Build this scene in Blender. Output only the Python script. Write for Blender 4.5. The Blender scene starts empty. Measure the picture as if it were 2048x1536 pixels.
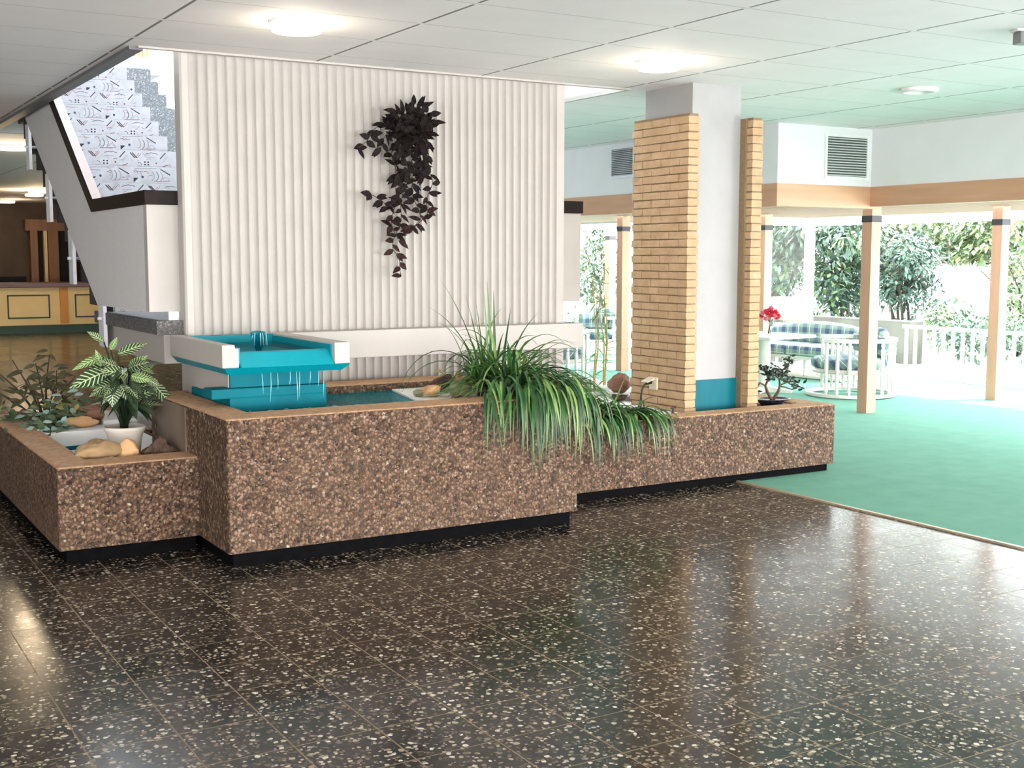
import bpy, bmesh, math, random
from mathutils import Vector, Matrix, noise as mnoise
from math import sin, cos, pi, radians, sqrt, atan2
S = bpy.context.scene
COL = S.collection
ZC = 2.824            # ceiling height

# ------------------------------------------------------------------ mesh helpers
class MB:
    def __init__(s):
        s.bm = bmesh.new(); s.uv = None
    def v(s, *p): return s.bm.verts.new(p)
    def face(s, vs, mi=0, smooth=False):
        try:
            f = s.bm.faces.new(vs); f.material_index = mi; f.smooth = smooth; return f
        except ValueError:
            return None
    def poly(s, pts, mi=0, smooth=False): return s.face([s.bm.verts.new(p) for p in pts], mi, smooth)
    def box(s, x0, x1, y0, y1, z0, z1, mi=0, bev=0.0):
        b = s.bm if bev == 0 else bmesh.new()
        vs = [b.verts.new((x, y, z)) for x in (x0, x1) for y in (y0, y1) for z in (z0, z1)]
        for q in ((0,1,3,2),(4,6,7,5),(0,4,5,1),(2,3,7,6),(0,2,6,4),(1,5,7,3)):
            f = b.faces.new([vs[i] for i in q]); f.material_index = mi
        if bev:
            bmesh.ops.bevel(b, geom=list(b.edges), offset=bev, segments=2, affect='EDGES', profile=0.6)
            for f in b.faces: f.material_index = mi
            me = bpy.data.meshes.new('t'); b.to_mesh(me); b.free(); s.bm.from_mesh(me); bpy.data.meshes.remove(me)
        return s
    def hexa(s, bot, top, mi=0):
        b = [s.v(*p) for p in bot]; t = [s.v(*p) for p in top]; n = len(b)
        s.face(b[::-1], mi); s.face(t, mi)
        for i in range(n): s.face([b[i], b[(i+1) % n], t[(i+1) % n], t[i]], mi)
        return s
    def prism_x(s, yz, x0, x1, mi=0): return s.hexa([(x0, y, z) for y, z in yz], [(x1, y, z) for y, z in yz], mi)
    def prism_z(s, xy, z0, z1, mi=0): return s.hexa([(x, y, z0) for x, y in xy], [(x, y, z1) for x, y in xy], mi)
    def tube(s, pts, r, seg=8, mi=0, cap=True):
        pts = [Vector(p) for p in pts]; n = len(pts)
        rr = r if isinstance(r, (list, tuple)) else [r]*n
        rings = []; up = None
        for i, p in enumerate(pts):
            t = (pts[min(i+1, n-1)] - pts[max(i-1, 0)])
            if t.length < 1e-9: t = Vector((0, 0, 1))
            t.normalize()
            if up is None: up = t.orthogonal().normalized()
            up = (up - t*up.dot(t))
            if up.length < 1e-6: up = t.orthogonal()
            up.normalize(); w = t.cross(up)
            rings.append([s.v(*(p + (up*cos(2*pi*k/seg) + w*sin(2*pi*k/seg))*rr[i])) for k in range(seg)])
        for a, b in zip(rings, rings[1:]):
            for k in range(seg): s.face([a[k], a[(k+1) % seg], b[(k+1) % seg], b[k]], mi, True)
        if cap: s.face(rings[0][::-1], mi); s.face(rings[-1], mi)
        return s
    def lathe(s, prof, c=(0, 0, 0), seg=24, mi=0, smooth=True):
        rings = []
        for r, z in prof:
            if r < 1e-6: rings.append([s.v(c[0], c[1], c[2]+z)])
            else: rings.append([s.v(c[0]+r*cos(2*pi*k/seg), c[1]+r*sin(2*pi*k/seg), c[2]+z) for k in range(seg)])
        for a, b in zip(rings, rings[1:]):
            for k in range(seg):
                k2 = (k+1) % seg
                if len(a) == 1 and len(b) == 1: continue
                if len(a) == 1: s.face([a[0], b[k2], b[k]], mi, smooth)
                elif len(b) == 1: s.face([a[k], a[k2], b[0]], mi, smooth)
                else: s.face([a[k], a[k2], b[k2], b[k]], mi, smooth)
        return s
    def rock(s, c, r, seed, mi=0, sub=4, rough=.3, flat=-9):
        rnd = random.Random(seed); b = bmesh.new()
        bmesh.ops.create_icosphere(b, subdivisions=sub, radius=1)
        dirs = [(Vector((rnd.gauss(0, 1), rnd.gauss(0, 1), rnd.gauss(0, 1))).normalized(), rnd.uniform(.55, .9)) for _ in range(12)]
        ph = [rnd.uniform(0, 6) for _ in range(3)]
        for v in b.verts:
            p = v.co.copy()
            for d, h in dirs:
                e = p.dot(d) - h
                if e > 0: p -= d*e*.93
            q = Vector((p.x*1.3+ph[0], p.y*1.3+ph[1], p.z*1.3+ph[2])); p *= 1 + rough*(.9*mnoise.noise(q)+.45*mnoise.noise(q*2.7)+.25*mnoise.noise(q*6.5))
            v.co = Vector((c[0]+p.x*r[0], c[1]+p.y*r[1], c[2]+p.z*r[2]))
            if v.co.z < flat: v.co.z = flat
        for f in b.faces: f.material_index = mi; f.smooth = True
        me = bpy.data.meshes.new('t'); b.to_mesh(me); b.free(); s.bm.from_mesh(me); bpy.data.meshes.remove(me)
        return s
    def leaf(s, p, d, n, L, W, mi=0, fold=.18, curl=.15, seg=4, uv=True, stem=0):
        """a pointed oval leaf from p along d, upper side n, with UVs across (u) and along (v)"""
        if s.uv is None: s.uv = s.bm.loops.layers.uv.new('UVMap')
        p = Vector(p); d = Vector(d).normalized(); n = Vector(n); n = (n - d*n.dot(d))
        if n.length < 1e-4: n = d.orthogonal()
        n.normalize(); w = d.cross(n)
        rows = []
        for i in range(seg+1):
            t = i/seg
            hw = W*.5*sin(pi*min(1, t*.93+.05)**.8)
            if i == seg: hw = W*.01
            c = p + d*(L*t) - n*(curl*L*t*t)
            rows.append((t, [c - w*hw + n*(fold*hw), c, c + w*hw + n*(fold*hw)]))
        vr = [[s.bm.verts.new(q) for q in r] for _, r in rows]
        for i in range(seg):
            for k in range(2):
                f = s.face([vr[i][k], vr[i][k+1], vr[i+1][k+1], vr[i+1][k]], mi, True)
                if f:
                    us = (k*.5, k*.5+.5, k*.5+.5, k*.5); ts = (rows[i][0], rows[i][0], rows[i+1][0], rows[i+1][0])
                    for lp, u, t in zip(f.loops, us, ts): lp[s.uv].uv = (u, t)
        return s
    def blade(s, p, d, L, W, droop=1.0, mi=0, seg=9, twist=0., bend=None, clamp=None):
        """a long grass blade leaving p along d and bending down under its weight; widest in the middle"""
        if s.uv is None: s.uv = s.bm.loops.layers.uv.new('UVMap')
        p = Vector(p); d = Vector(d).normalized(); st = L/seg
        side = d.cross(Vector((0, 0, 1)))
        if side.length < .05: side = Vector((cos(twist), sin(twist), 0))
        side.normalize(); prev = None
        for i in range(seg+1):
            t = i/seg
            hw = W*.5*(min(1, .55+t*1.6) if t < .5 else max(.03, (1-t)*2)**.75)
            up = side.cross(d); row = [s.bm.verts.new(p - side*hw + up*hw*.5), s.bm.verts.new(p), s.bm.verts.new(p + side*hw + up*hw*.5)]
            if prev:
                for k in range(2):
                    f = s.face([prev[k], prev[k+1], row[k+1], row[k]], mi, True)
                    if f:
                        for lp, (u, tt) in zip(f.loops, ((k*.5, t-1/seg), (k*.5+.5, t-1/seg), (k*.5+.5, t), (k*.5, t))): lp[s.uv].uv = (u, tt)
            prev = row
            p = p + d*st
            if clamp:
                yf, tz = clamp
                if p.z < tz+.005 and p.y > yf-.006:
                    if p.y < yf+.07: p.y = yf-.007
                    else: p.z = tz+.006; d.z = max(d.z, 0.02)
            d = d + Vector((0, 0, -1))*(droop*st*(1+1.5*t))
            if bend: d = d + Vector(bend)*st
            d.normalize()
        return s

def put(name, mb, mats, parent=None, loc=None, bevel=0, smooth=None, kind=None):
    """link a MB as ONE mesh object; vertices are given in world coordinates, the origin goes to loc (or the parent's)"""
    bm = mb.bm
    if bevel: bmesh.ops.bevel(bm, geom=list(bm.edges), offset=bevel, segments=2, affect='EDGES', profile=.6, clamp_overlap=True)
    off = Vector(loc) if loc is not None else (Vector(parent['_o']) if parent is not None and '_o' in parent else Vector((0, 0, 0)))
    if off.length: bmesh.ops.translate(bm, verts=bm.verts, vec=-off)
    bmesh.ops.recalc_face_normals(bm, faces=bm.faces) if bevel else None
    me = bpy.data.meshes.new(name); bm.to_mesh(me); bm.free()
    for m in (mats if isinstance(mats, (list, tuple)) else [mats]): me.materials.append(m)
    if smooth is not None:
        for p in me.polygons: p.use_smooth = smooth
    o = bpy.data.objects.new(name, me); COL.objects.link(o)
    if parent is not None:
        o.parent = parent; o['_o'] = parent.get('_o', (0, 0, 0))
    else:
        o.location = off; o['_o'] = tuple(off)
    if kind: o['kind'] = kind
    return o

def tag(o, label, cat, group=None, kind=None):
    o['label'] = label; o['category'] = cat
    if group: o['group'] = group
    if kind: o['kind'] = kind
    return o

def thing(name, label, cat, loc=(0, 0, 0), rotz=0, group=None):
    o = bpy.data.objects.new(name, None); COL.objects.link(o); o.empty_display_size = .1
    o.location = loc; o.rotation_euler = (0, 0, rotz); o['_o'] = tuple(loc) if rotz == 0 else (0, 0, 0)
    return tag(o, label, cat, group)

def local(name, label, cat, loc=(0, 0, 0), rotz=0, group=None):
    o = thing(name, label, cat, loc, rotz, group); o['_o'] = (0, 0, 0); return o

def dup(root, loc, rotz, label, group=None):
    r = root.copy(); COL.objects.link(r); r.location = loc; r.rotation_euler = (0, 0, rotz); r['label'] = label
    if group: r['group'] = group
    for ch in list(root.children):
        c = ch.copy(); COL.objects.link(c); c.parent = r
        for g in ch.children:
            d = g.copy(); COL.objects.link(d); d.parent = c
    return r

# ------------------------------------------------------------------ material helpers
class NT:
    def __init__(s, name):
        s.m = bpy.data.materials.new(name); s.m.use_nodes = True; s.t = s.m.node_tree
        s.b = s.t.nodes['Principled BSDF']; s.out = s.t.nodes['Material Output']
        s._tc = None
    def n(s, typ, **kw):
        nd = s.t.nodes.new(typ)
        for k, v in kw.items():
            if k.startswith('i_'):
                key = k[2:]; key = int(key) if key.isdigit() else key.replace('_', ' ')
                s.set(nd.inputs[key], v)
            else: setattr(nd, k, v)
        return nd
    def set(s, inp, v):
        if isinstance(v, bpy.types.NodeSocket): s.t.links.new(v, inp)
        elif isinstance(v, bpy.types.Node): s.t.links.new(v.outputs[0], inp)
        else:
            if inp.type == 'RGBA' and len(v) == 3: v = (*v, 1)
            inp.default_value = v
    def obj(s):
        if s._tc is None: s._tc = s.n('ShaderNodeTexCoord')
        return s._tc.outputs['Object']
    def pos(s): return s.n('ShaderNodeNewGeometry').outputs['Position']
    def math(s, op, a, b=None, c=None):
        nd = s.n('ShaderNodeMath', operation=op); s.set(nd.inputs[0], a)
        if b is not None: s.set(nd.inputs[1], b)
        if c is not None: s.set(nd.inputs[2], c)
        return nd.outputs[0]
    def noise(s, scale, detail=3, vec=None, rough=.5):
        nd = s.n('ShaderNodeTexNoise'); nd.inputs['Scale'].default_value = scale; nd.inputs['Detail'].default_value = detail
        nd.inputs['Roughness'].default_value = rough; s.set(nd.inputs['Vector'], vec or s.obj()); return nd
    def voro(s, scale, vec=None, feature='F1', rnd=1.0):
        nd = s.n('ShaderNodeTexVoronoi'); nd.feature = feature; nd.inputs['Scale'].default_value = scale
        nd.inputs['Randomness'].default_value = rnd; s.set(nd.inputs['Vector'], vec or s.obj()); return nd
    def mix(s, f, a, b):
        nd = s.n('ShaderNodeMix', data_type='RGBA'); s.set(nd.inputs[0], f); s.set(nd.inputs[6], a); s.set(nd.inputs[7], b); return nd.outputs[2]
    def ramp(s, f, stops, interp='LINEAR'):
        nd = s.n('ShaderNodeValToRGB'); cr = nd.color_ramp; cr.interpolation = interp
        while len(cr.elements) < len(stops): cr.elements.new(.5)
        for e, (p, c) in zip(cr.elements, stops): e.position = p; e.color = (*c, 1) if len(c) == 3 else c
        s.set(nd.inputs[0], f); return nd.outputs[0]
    def rng(s, v, a, b, c, d):
        nd = s.n('ShaderNodeMapRange'); s.set(nd.inputs[0], v)
        for i, x in enumerate((a, b, c, d)): nd.inputs[i+1].default_value = x
        return nd.outputs[0]
    def bump(s, h, strength=.3, dist=.01):
        nd = s.n('ShaderNodeBump'); nd.inputs['Strength'].default_value = strength; nd.inputs['Distance'].default_value = dist
        s.set(nd.inputs['Height'], h); s.set(s.b.inputs['Normal'], nd.outputs[0])
    def fin(s, color=None, rough=None, metal=None, spec=None):
        for k, v in (('Base Color', color), ('Roughness', rough), ('Metallic', metal), ('Specular IOR Level', spec)):
            if v is not None: s.set(s.b.inputs[k], v)
        return s.m

def mk(name, c1, c2=None, scale=12, rough=.5, bump=0, bdist=.004, metal=0, spec=.5, detail=4, stretch=None):
    t = NT(name); vec = t.obj()
    if stretch:
        mp = t.n('ShaderNodeMapping'); t.set(mp.inputs['Vector'], vec); mp.inputs['Scale'].default_value = stretch; vec = mp.outputs[0]
    nz = t.noise(scale, detail, vec)
    c2 = c2 or tuple(x*.88 for x in c1)
    col = t.mix(t.rng(nz.outputs[0], .3, .7, 0, 1), c1, c2)
    if bump: t.bump(nz.outputs[0], bump, bdist)
    return t.fin(col, rough, metal, spec)

def emit(name, c, st):
    t = NT(name); nz = t.noise(3); e = t.n('ShaderNodeEmission')
    t.set(e.inputs['Color'], t.mix(t.rng(nz.outputs[0], 0, 1, 0, .05), c, (1, 1, 1))); e.inputs['Strength'].default_value = st
    t.t.links.new(e.outputs[0], t.out.inputs['Surface']); return t.m

def srgb(r, g, b):
    f = lambda c: ((c/255+.055)/1.055)**2.4 if c > 10 else c/255/12.92
    return (f(r), f(g), f(b))

# ---- floor terrazzo
TX0, TY0, TS = 1.078, 5.171, .298
def m_terrazzo():
    t = NT('terrazzo'); vec = t.pos()
    sx = t.n('ShaderNodeSeparateXYZ'); t.set(sx.inputs[0], vec)
    def frac(o, x0):
        a = t.math('DIVIDE', t.math('SUBTRACT', o, x0), TS); return a, t.math('ABSOLUTE', t.math('SUBTRACT', t.math('FRACT', t.math('ADD', a, .5)), .5))
    ax, fx = frac(sx.outputs[0], TX0); ay, fy = frac(sx.outputs[1], TY0)
    dmin = t.math('MINIMUM', fx, fy)
    line = t.math('LESS_THAN', dmin, .0085)
    idv = t.n('ShaderNodeCombineXYZ'); t.set(idv.inputs[0], t.math('FLOOR', ax)); t.set(idv.inputs[1], t.math('FLOOR', ay))
    wn = t.n('ShaderNodeTexWhiteNoise'); wn.noise_dimensions = '2D'; t.set(wn.inputs['Vector'], idv.outputs[0])
    nz = t.noise(6, 4, vec)
    wv = t.n('ShaderNodeVectorMath', operation='MULTIPLY_ADD'); t.set(wv.inputs[0], t.noise(35, 2, vec).outputs['Color']); wv.inputs[1].default_value = (.02,)*3; t.set(wv.inputs[2], vec)
    def chips(scale, thr, dthr, vv):
        vo = t.voro(scale, vv); s3 = t.n('ShaderNodeSeparateColor'); t.set(s3.inputs[0], vo.outputs['Color'])
        on = t.math('MULTIPLY', t.math('GREATER_THAN', s3.outputs[0], thr), t.math('LESS_THAN', vo.outputs['Distance'], t.math('MULTIPLY_ADD', s3.outputs[2], dthr*.6, dthr*.55)))
        return on, s3.outputs[1]
    base = t.voro(75, wv.outputs[0]); sb = t.n('ShaderNodeSeparateColor'); t.set(sb.inputs[0], base.outputs['Color'])
    col = t.ramp(sb.outputs[1], [(0, (.0035, .0033, .0032)), (.35, (.008, .0076, .0072)), (.65, (.018, .0165, .0145)), (.85, (.045, .039, .032)), (1, (.11, .09, .068))])
    on1, r1 = chips(34, .62, .44, wv.outputs[0])
    c1 = t.ramp(r1, [(0, (.12, .09, .065)), (.3, (.25, .19, .125)), (.55, (.42, .36, .26)), (.8, (.62, .56, .45)), (1, (.72, .68, .58))])
    col = t.mix(on1, col, c1)
    on2, r2 = chips(62, .66, .42, wv.outputs[0])
    c2 = t.ramp(r2, [(0, (.12, .09, .06)), (.5, (.30, .24, .17)), (1, (.56, .50, .40))])
    col = t.mix(t.math('MULTIPLY', on2, .9), col, c2)
    col = t.mix(t.math('MULTIPLY', t.rng(wn.outputs[0], 0, 1, 0, .2), 1), col, (.030, .027, .023))
    col = t.mix(line, col, (.20, .15, .09))
    rough = t.math('ADD', t.rng(nz.outputs[0], .3, .7, .13, .18), t.math('MULTIPLY', wn.outputs[0], .06))
    rough = t.math('ADD', rough, t.math('MULTIPLY', line, .3))
    lf = t.noise(1.1, 2, vec); t.bump(lf.outputs[0], .03, .02)
    return t.fin(col, rough, 0, t.math('SUBTRACT', .34, t.math('MULTIPLY', line, .24)))

def m_aggregate(name='exposed_aggregate'):
    t = NT(name); vec = t.pos()
    def warp(sc, amt):
        wv = t.n('ShaderNodeVectorMath', operation='MULTIPLY_ADD'); t.set(wv.inputs[0], t.noise(sc, 2, vec).outputs['Color']); wv.inputs[1].default_value = (amt,)*3; t.set(wv.inputs[2], vec); return wv.outputs[0]
    w1 = warp(70, .022); vo = t.voro(54, w1); s3 = t.n('ShaderNodeSeparateColor'); t.set(s3.inputs[0], vo.outputs['Color'])
    c = t.ramp(s3.outputs[0], [(0, (.006, .005, .005)), (.21, (.016, .011, .009)), (.27, (.085, .04, .024)), (.40, (.185, .10, .058)), (.55, (.27, .155, .10)), (.68, (.19, .115, .06)), (.80, (.32, .20, .13)), (.91, (.33, .215, .15)), (.975, (.37, .265, .175)), (1, (.56, .46, .36))])
    v2 = t.voro(120, w1); s4 = t.n('ShaderNodeSeparateColor'); t.set(s4.inputs[0], v2.outputs['Color'])
    c = t.mix(t.math('MULTIPLY', t.math('LESS_THAN', s4.outputs[0], .30), .75), c, t.ramp(s4.outputs[1], [(0, (.02, .012, .01)), (.5, (.17, .085, .05)), (1, (.40, .28, .19))]))
    gap = t.rng(vo.outputs['Distance'], .38, .62, 0, .85)
    c = t.mix(gap, c, (.055, .032, .022))
    big = t.noise(2.2, 3, vec); c = t.mix(t.rng(big.outputs[0], .35, .7, 0, .45), c, t.mix(.5, c, (.20, .13, .075)))
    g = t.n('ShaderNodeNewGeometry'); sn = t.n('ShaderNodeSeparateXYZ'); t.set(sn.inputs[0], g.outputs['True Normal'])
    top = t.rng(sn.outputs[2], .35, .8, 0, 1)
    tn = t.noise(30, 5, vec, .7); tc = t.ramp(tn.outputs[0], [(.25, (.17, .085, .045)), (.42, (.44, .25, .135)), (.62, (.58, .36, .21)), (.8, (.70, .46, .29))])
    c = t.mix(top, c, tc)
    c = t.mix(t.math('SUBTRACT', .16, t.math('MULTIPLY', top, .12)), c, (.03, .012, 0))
    h = t.math('MULTIPLY', t.math('SUBTRACT', 1, vo.outputs['Distance']), t.math('SUBTRACT', 1, t.math('MULTIPLY', top, .8)))
    t.bump(h, .9, .012)
    return t.fin(c, .65, 0, .3)

def m_speckle(name, a, b, d, scale=90, rough=.5):
    t = NT(name); vec = t.pos(); vo = t.voro(scale, vec); s3 = t.n('ShaderNodeSeparateColor'); t.set(s3.inputs[0], vo.outputs['Color'])
    c = t.ramp(s3.outputs[0], [(0, d), (.25, a), (.7, a), (.9, b), (1, tuple(min(1, x*1.6) for x in b))])
    nz = t.noise(7, 3, vec); c = t.mix(t.rng(nz.outputs[0], .3, .7, 0, .4), c, d)
    t.bump(vo.outputs['Distance'], .3, .004)
    return t.fin(c, rough)

def m_ceiling():
    t = NT('ceiling_tiles'); vec = t.pos(); sx = t.n('ShaderNodeSeparateXYZ'); t.set(sx.inputs[0], vec)
    def d(o, x0, p): return t.math('MULTIPLY', t.math('ABSOLUTE', t.math('SUBTRACT', t.math('FRACT', t.math('ADD', t.math('DIVIDE', t.math('SUBTRACT', o, x0), p), .5)), .5)), p)
    dx = d(sx.outputs[0], 1.80, 1.2); dy = d(sx.outputs[1], 5.34, .6)
    lx = t.math('MULTIPLY', t.math('LESS_THAN', dx, .0085), t.math('GREATER_THAN', dy, .022)); ly = t.math('LESS_THAN', dy, .0035)
    nz = t.noise(4, 4, vec); fine = t.noise(160, 2, vec)
    c = t.mix(t.rng(nz.outputs[0], .3, .7, 0, 1), (.90, .865, .86), (.87, .835, .83))
    c = t.mix(ly, c, (.50, .50, .47)); c = t.mix(lx, c, (.21, .20, .18))
    t.bump(fine.outputs[0], .05, .003)
    return t.fin(c, .75, 0, .3)

def m_brick():
    t = NT('yellow_brick'); vec = t.pos(); nz = t.noise(9, 5, vec, .6); f = t.noise(120, 3, vec)
    sc = t.n('ShaderNodeVectorMath', operation='MULTIPLY'); t.set(sc.inputs[0], vec); sc.inputs[1].default_value = (1, 4.6, 17.4); vo = t.voro(1, sc.outputs[0])
    s3 = t.n('ShaderNodeSeparateColor'); t.set(s3.inputs[0], vo.outputs['Color'])
    c = t.ramp(nz.outputs[0], [(.2, (.35, .225, .125)), (.5, (.46, .31, .18)), (.8, (.56, .40, .245))])
    c = t.mix(t.rng(s3.outputs[0], 0, 1, 0, .45), c, (.45, .29, .16)); c = t.mix(t.rng(f.outputs[0], .45, .75, 0, .3), c, (.62, .48, .3))
    t.bump(t.math('ADD', f.outputs[0], nz.outputs[0]), .5, .006); return t.fin(c, .85, 0, .2)

def m_plaid(name='plaid_fabric', around=False):
    t = NT(name); sx = t.n('ShaderNodeSeparateXYZ'); t.set(sx.inputs[0], t.obj())
    u = t.math('MULTIPLY', t.math('ARCTAN2', sx.outputs[1], sx.outputs[0]), .36) if around else sx.outputs[1]
    w = t.math('ADD', sx.outputs[2], sx.outputs[0]) if not around else t.math('ADD', sx.outputs[2], 0)
    def band(x, f, o, w0): return t.math('LESS_THAN', t.math('FRACT', t.math('ADD', t.math('MULTIPLY', x, f), o)), w0)
    c = t.mix(t.noise(220).outputs[0], (.22, .32, .27), (.30, .40, .35))
    c = t.mix(t.math('MULTIPLY', band(u, 5, .1, .36), .42), c, (.05, .075, .19)); c = t.mix(t.math('MULTIPLY', band(w, 5, .3, .34), .42), c, (.05, .075, .19))
    c = t.mix(t.math('MULTIPLY', t.math('MULTIPLY', band(u, 5, .1, .36), band(w, 5, .3, .34)), .5), c, (.03, .045, .14))
    c = t.mix(t.math('MULTIPLY', t.math('MAXIMUM', band(u, 5, .38, .06), band(w, 5, .6, .06)), .75), c, (.70, .74, .68))
    return t.fin(c, .9, 0, .2)

def m_leaf(name, c1, c2, vein=None, n=9, rough=.4, scale=25, edge=None, back=None):
    t = NT(name); nz = t.noise(scale, 3); c = t.mix(t.rng(nz.outputs[0], .3, .7, 0, 1), c1, c2)
    uv = t.n('ShaderNodeTexCoord').outputs['UV']; sx = t.n('ShaderNodeSeparateXYZ'); t.set(sx.inputs[0], uv)
    a = t.math('ABSOLUTE', t.math('SUBTRACT', sx.outputs[0], .5))
    if vein:
        s = t.math('FRACT', t.math('MULTIPLY', t.math('SUBTRACT', sx.outputs[1], t.math('MULTIPLY', a, .38)), n))
        f = t.math('MAXIMUM', t.math('LESS_THAN', t.math('ABSOLUTE', t.math('SUBTRACT', s, .5)), .135), t.math('LESS_THAN', a, .035))
        c = t.mix(f, c, vein)
    if edge: c = t.mix(t.math('GREATER_THAN', a, .36), c, edge)
    if back: 
        g = t.n('ShaderNodeNewGeometry'); c = t.mix(g.outputs['Backfacing'], c, back)
    t.set(t.b.inputs['Base Color'], c); t.b.inputs['Roughness'].default_value = rough; t.b.inputs['Specular IOR Level'].default_value = .12 if rough > .65 else .45
    return t.m

def m_glass(name='window_glass', refl=.5):
    t = NT(name); tr = t.n('ShaderNodeBsdfTransparent'); gl = t.n('ShaderNodeBsdfGlossy'); gl.inputs['Roughness'].default_value = .02
    nz = t.noise(2); t.set(tr.inputs['Color'], t.mix(nz.outputs[0], (.97, 1, .99), (.94, .98, .97)))
    fr = t.n('ShaderNodeFresnel'); mx = t.n('ShaderNodeMixShader'); t.set(fr.inputs['IOR'], t.math('SUBTRACT', 1.45, t.math('MULTIPLY', t.n('ShaderNodeNewGeometry').outputs['Backfacing'], 1.45-1/1.45)))
    t.set(mx.inputs[0], t.math('MULTIPLY', fr.outputs[0], refl)); t.t.links.new(tr.outputs[0], mx.inputs[1]); t.t.links.new(gl.outputs[0], mx.inputs[2])
    t.t.links.new(mx.outputs[0], t.out.inputs['Surface']); return t.m

def m_water(name, dif):
    t = NT(name); vec = t.pos(); mp = t.n('ShaderNodeMapping'); t.set(mp.inputs[0], vec); mp.inputs['Scale'].default_value = (1, 2.2, 1)
    nz = t.noise(14, 3, mp.outputs[0]); tr = t.n('ShaderNodeBsdfTransparent'); tr.inputs[0].default_value = (.35, .80, .85, 1); df = t.n('ShaderNodeBsdfDiffuse'); df.inputs[0].default_value = (.0, .23, .29, 1); m0 = t.n('ShaderNodeMixShader'); m0.inputs[0].default_value = dif; t.t.links.new(tr.outputs[0], m0.inputs[1]); t.t.links.new(df.outputs[0], m0.inputs[2])
    gl = t.n('ShaderNodeBsdfGlossy'); gl.inputs['Roughness'].default_value = .04; bp = t.n('ShaderNodeBump'); bp.inputs['Strength'].default_value = .55; bp.inputs['Distance'].default_value = .03
    t.set(bp.inputs['Height'], nz.outputs[0]); t.set(gl.inputs['Normal'], bp.outputs[0]); fr = t.n('ShaderNodeFresnel'); fr.inputs['IOR'].default_value = 1.33; t.set(fr.inputs['Normal'], bp.outputs[0])
    mx = t.n('ShaderNodeMixShader'); t.set(mx.inputs[0], t.math('MULTIPLY', fr.outputs[0], .5 if dif > .3 else .3)); t.t.links.new(m0.outputs[0], mx.inputs[1]); t.t.links.new(gl.outputs[0], mx.inputs[2])
    t.t.links.new(mx.outputs[0], t.out.inputs['Surface']); return t.m

M = {}
M['terrazzo'] = m_terrazzo(); M['agg'] = m_aggregate(); M['ceil'] = m_ceiling(); M['brick'] = m_brick(); M['plaid'] = m_plaid(); M['plaida'] = m_plaid('plaid_fabric_curved', True)
M['glass'] = m_glass(); M['water'] = m_water('pool_water', .6); M['waterc'] = m_water('clear_water', .06)
M['mortar'] = mk('mortar', (.26, .18, .10), (.20, .14, .08), 60, .95, .4)
M['plinth'] = mk('dark_plinth', (.0015, .0015, .002), (.004, .004, .0045), 25, .8, spec=.04)
M['carpet'] = mk('green_carpet', (.135, .315, .24), (.16, .355, .275), 5, .95, 0, spec=.1)
M['brass'] = mk('brass_strip', (.55, .45, .32), None, 30, .4, metal=.5)
M['white'] = mk('white_paint', (.62, .61, .595), (.585, .575, .56), 5, .5, .06)
M['rib'] = mk('cream_white_paint', (.46, .43, .395), (.43, .405, .37), 6, .6, .15, .004)
M['trough'] = mk('bright_white_trough_paint', (.90, .90, .89), (.86, .86, .85), 5, .5)
M['soffit'] = mk('white_plaster', (.76, .77, .78), (.73, .74, .75), 4, .7)
M['parapet'] = mk('grey_white_plaster', (.68, .665, .65), (.64, .625, .61), 40, .75, .12)
M['browncap'] = mk('dark_brown_rail', (.010, .006, .005), (.016, .010, .008), 18, .55, spec=.15)
M['pinkcap'] = mk('pale_pink_rail_top', (.50, .40, .37), (.46, .37, .34), 18, .6)
M['tread'] = m_speckle('grey_terrazzo_step', (.20, .215, .23), (.36, .38, .40), (.12, .13, .145), 110)
M['concrete'] = m_speckle('dark_rough_concrete', (.10, .095, .095), (.20, .19, .18), (.05, .05, .052), 130, .8)
M['stepside'] = m_speckle('dark_step_end', (.05, .045, .048), (.10, .095, .095), (.025, .022, .025), 90, .8)
M['smoothcon'] = mk('smooth_grey_concrete', (.21, .16, .115), (.12, .085, .06), 5, .8, .3, stretch=(1, 1, .3))
M['teal'] = mk('teal_paint', (.0, .27, .335), (.0, .24, .30), 8, .4, .15, spec=.25)
M['teald'] = mk('teal_paint_dark', (.0, .15, .19), (.0, .125, .16), 8, .55, .15, spec=.12)
M['wood'] = mk('warm_timber', (.56, .32, .21), (.48, .265, .165), 10, .5, stretch=(1, 1, .12))
M['woodh'] = mk('warm_timber_beam', (.60, .34, .205), (.52, .28, .165), 10, .5, stretch=(.12, .12, 1.5))
M['slat'] = mk('pale_timber_slat', (.24, .155, .085), (.19, .12, .065), 10, .55, stretch=(1, .1, 1))
M['bracket'] = mk('dark_bracket', (.035, .03, .035), None, 20, .5)
M['steel'] = mk('white_steel', (.78, .80, .84), None, 20, .4)
M['vent'] = mk('vent_metal', (.82, .85, .83), None, 15, .45)
M['ventdark'] = mk('vent_dark', (.012, .014, .016), None, 15, .7)
M['blk'] = mk('black_rubber', (.012, .011, .012), None, 30, .5)
M['cream'] = mk('cream_plastic', (.72, .66, .50), None, 30, .4)
M['potw'] = mk('cream_plastic_pot', (.66, .60, .52), (.60, .54, .46), 20, .4)
M['soil'] = mk('dark_soil', (.02, .014, .01), (.05, .035, .025), 60, .95, .6, .01)
M['redsoil'] = mk('reddish_soil', (.12, .06, .045), (.20, .11, .085), 50, .95, .6, .01)
M['gravel'] = m_speckle('brown_gravel', (.22, .13, .09), (.36, .25, .18), (.08, .05, .04), 60, .9)
M['rock1'] = mk('tan_rock', (.40, .26, .13), (.24, .15, .075), 6, .8, .5, .02)
M['rock2'] = mk('orange_rock', (.62, .38, .19), (.52, .29, .13), 5, .75, .3, .01)
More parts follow.
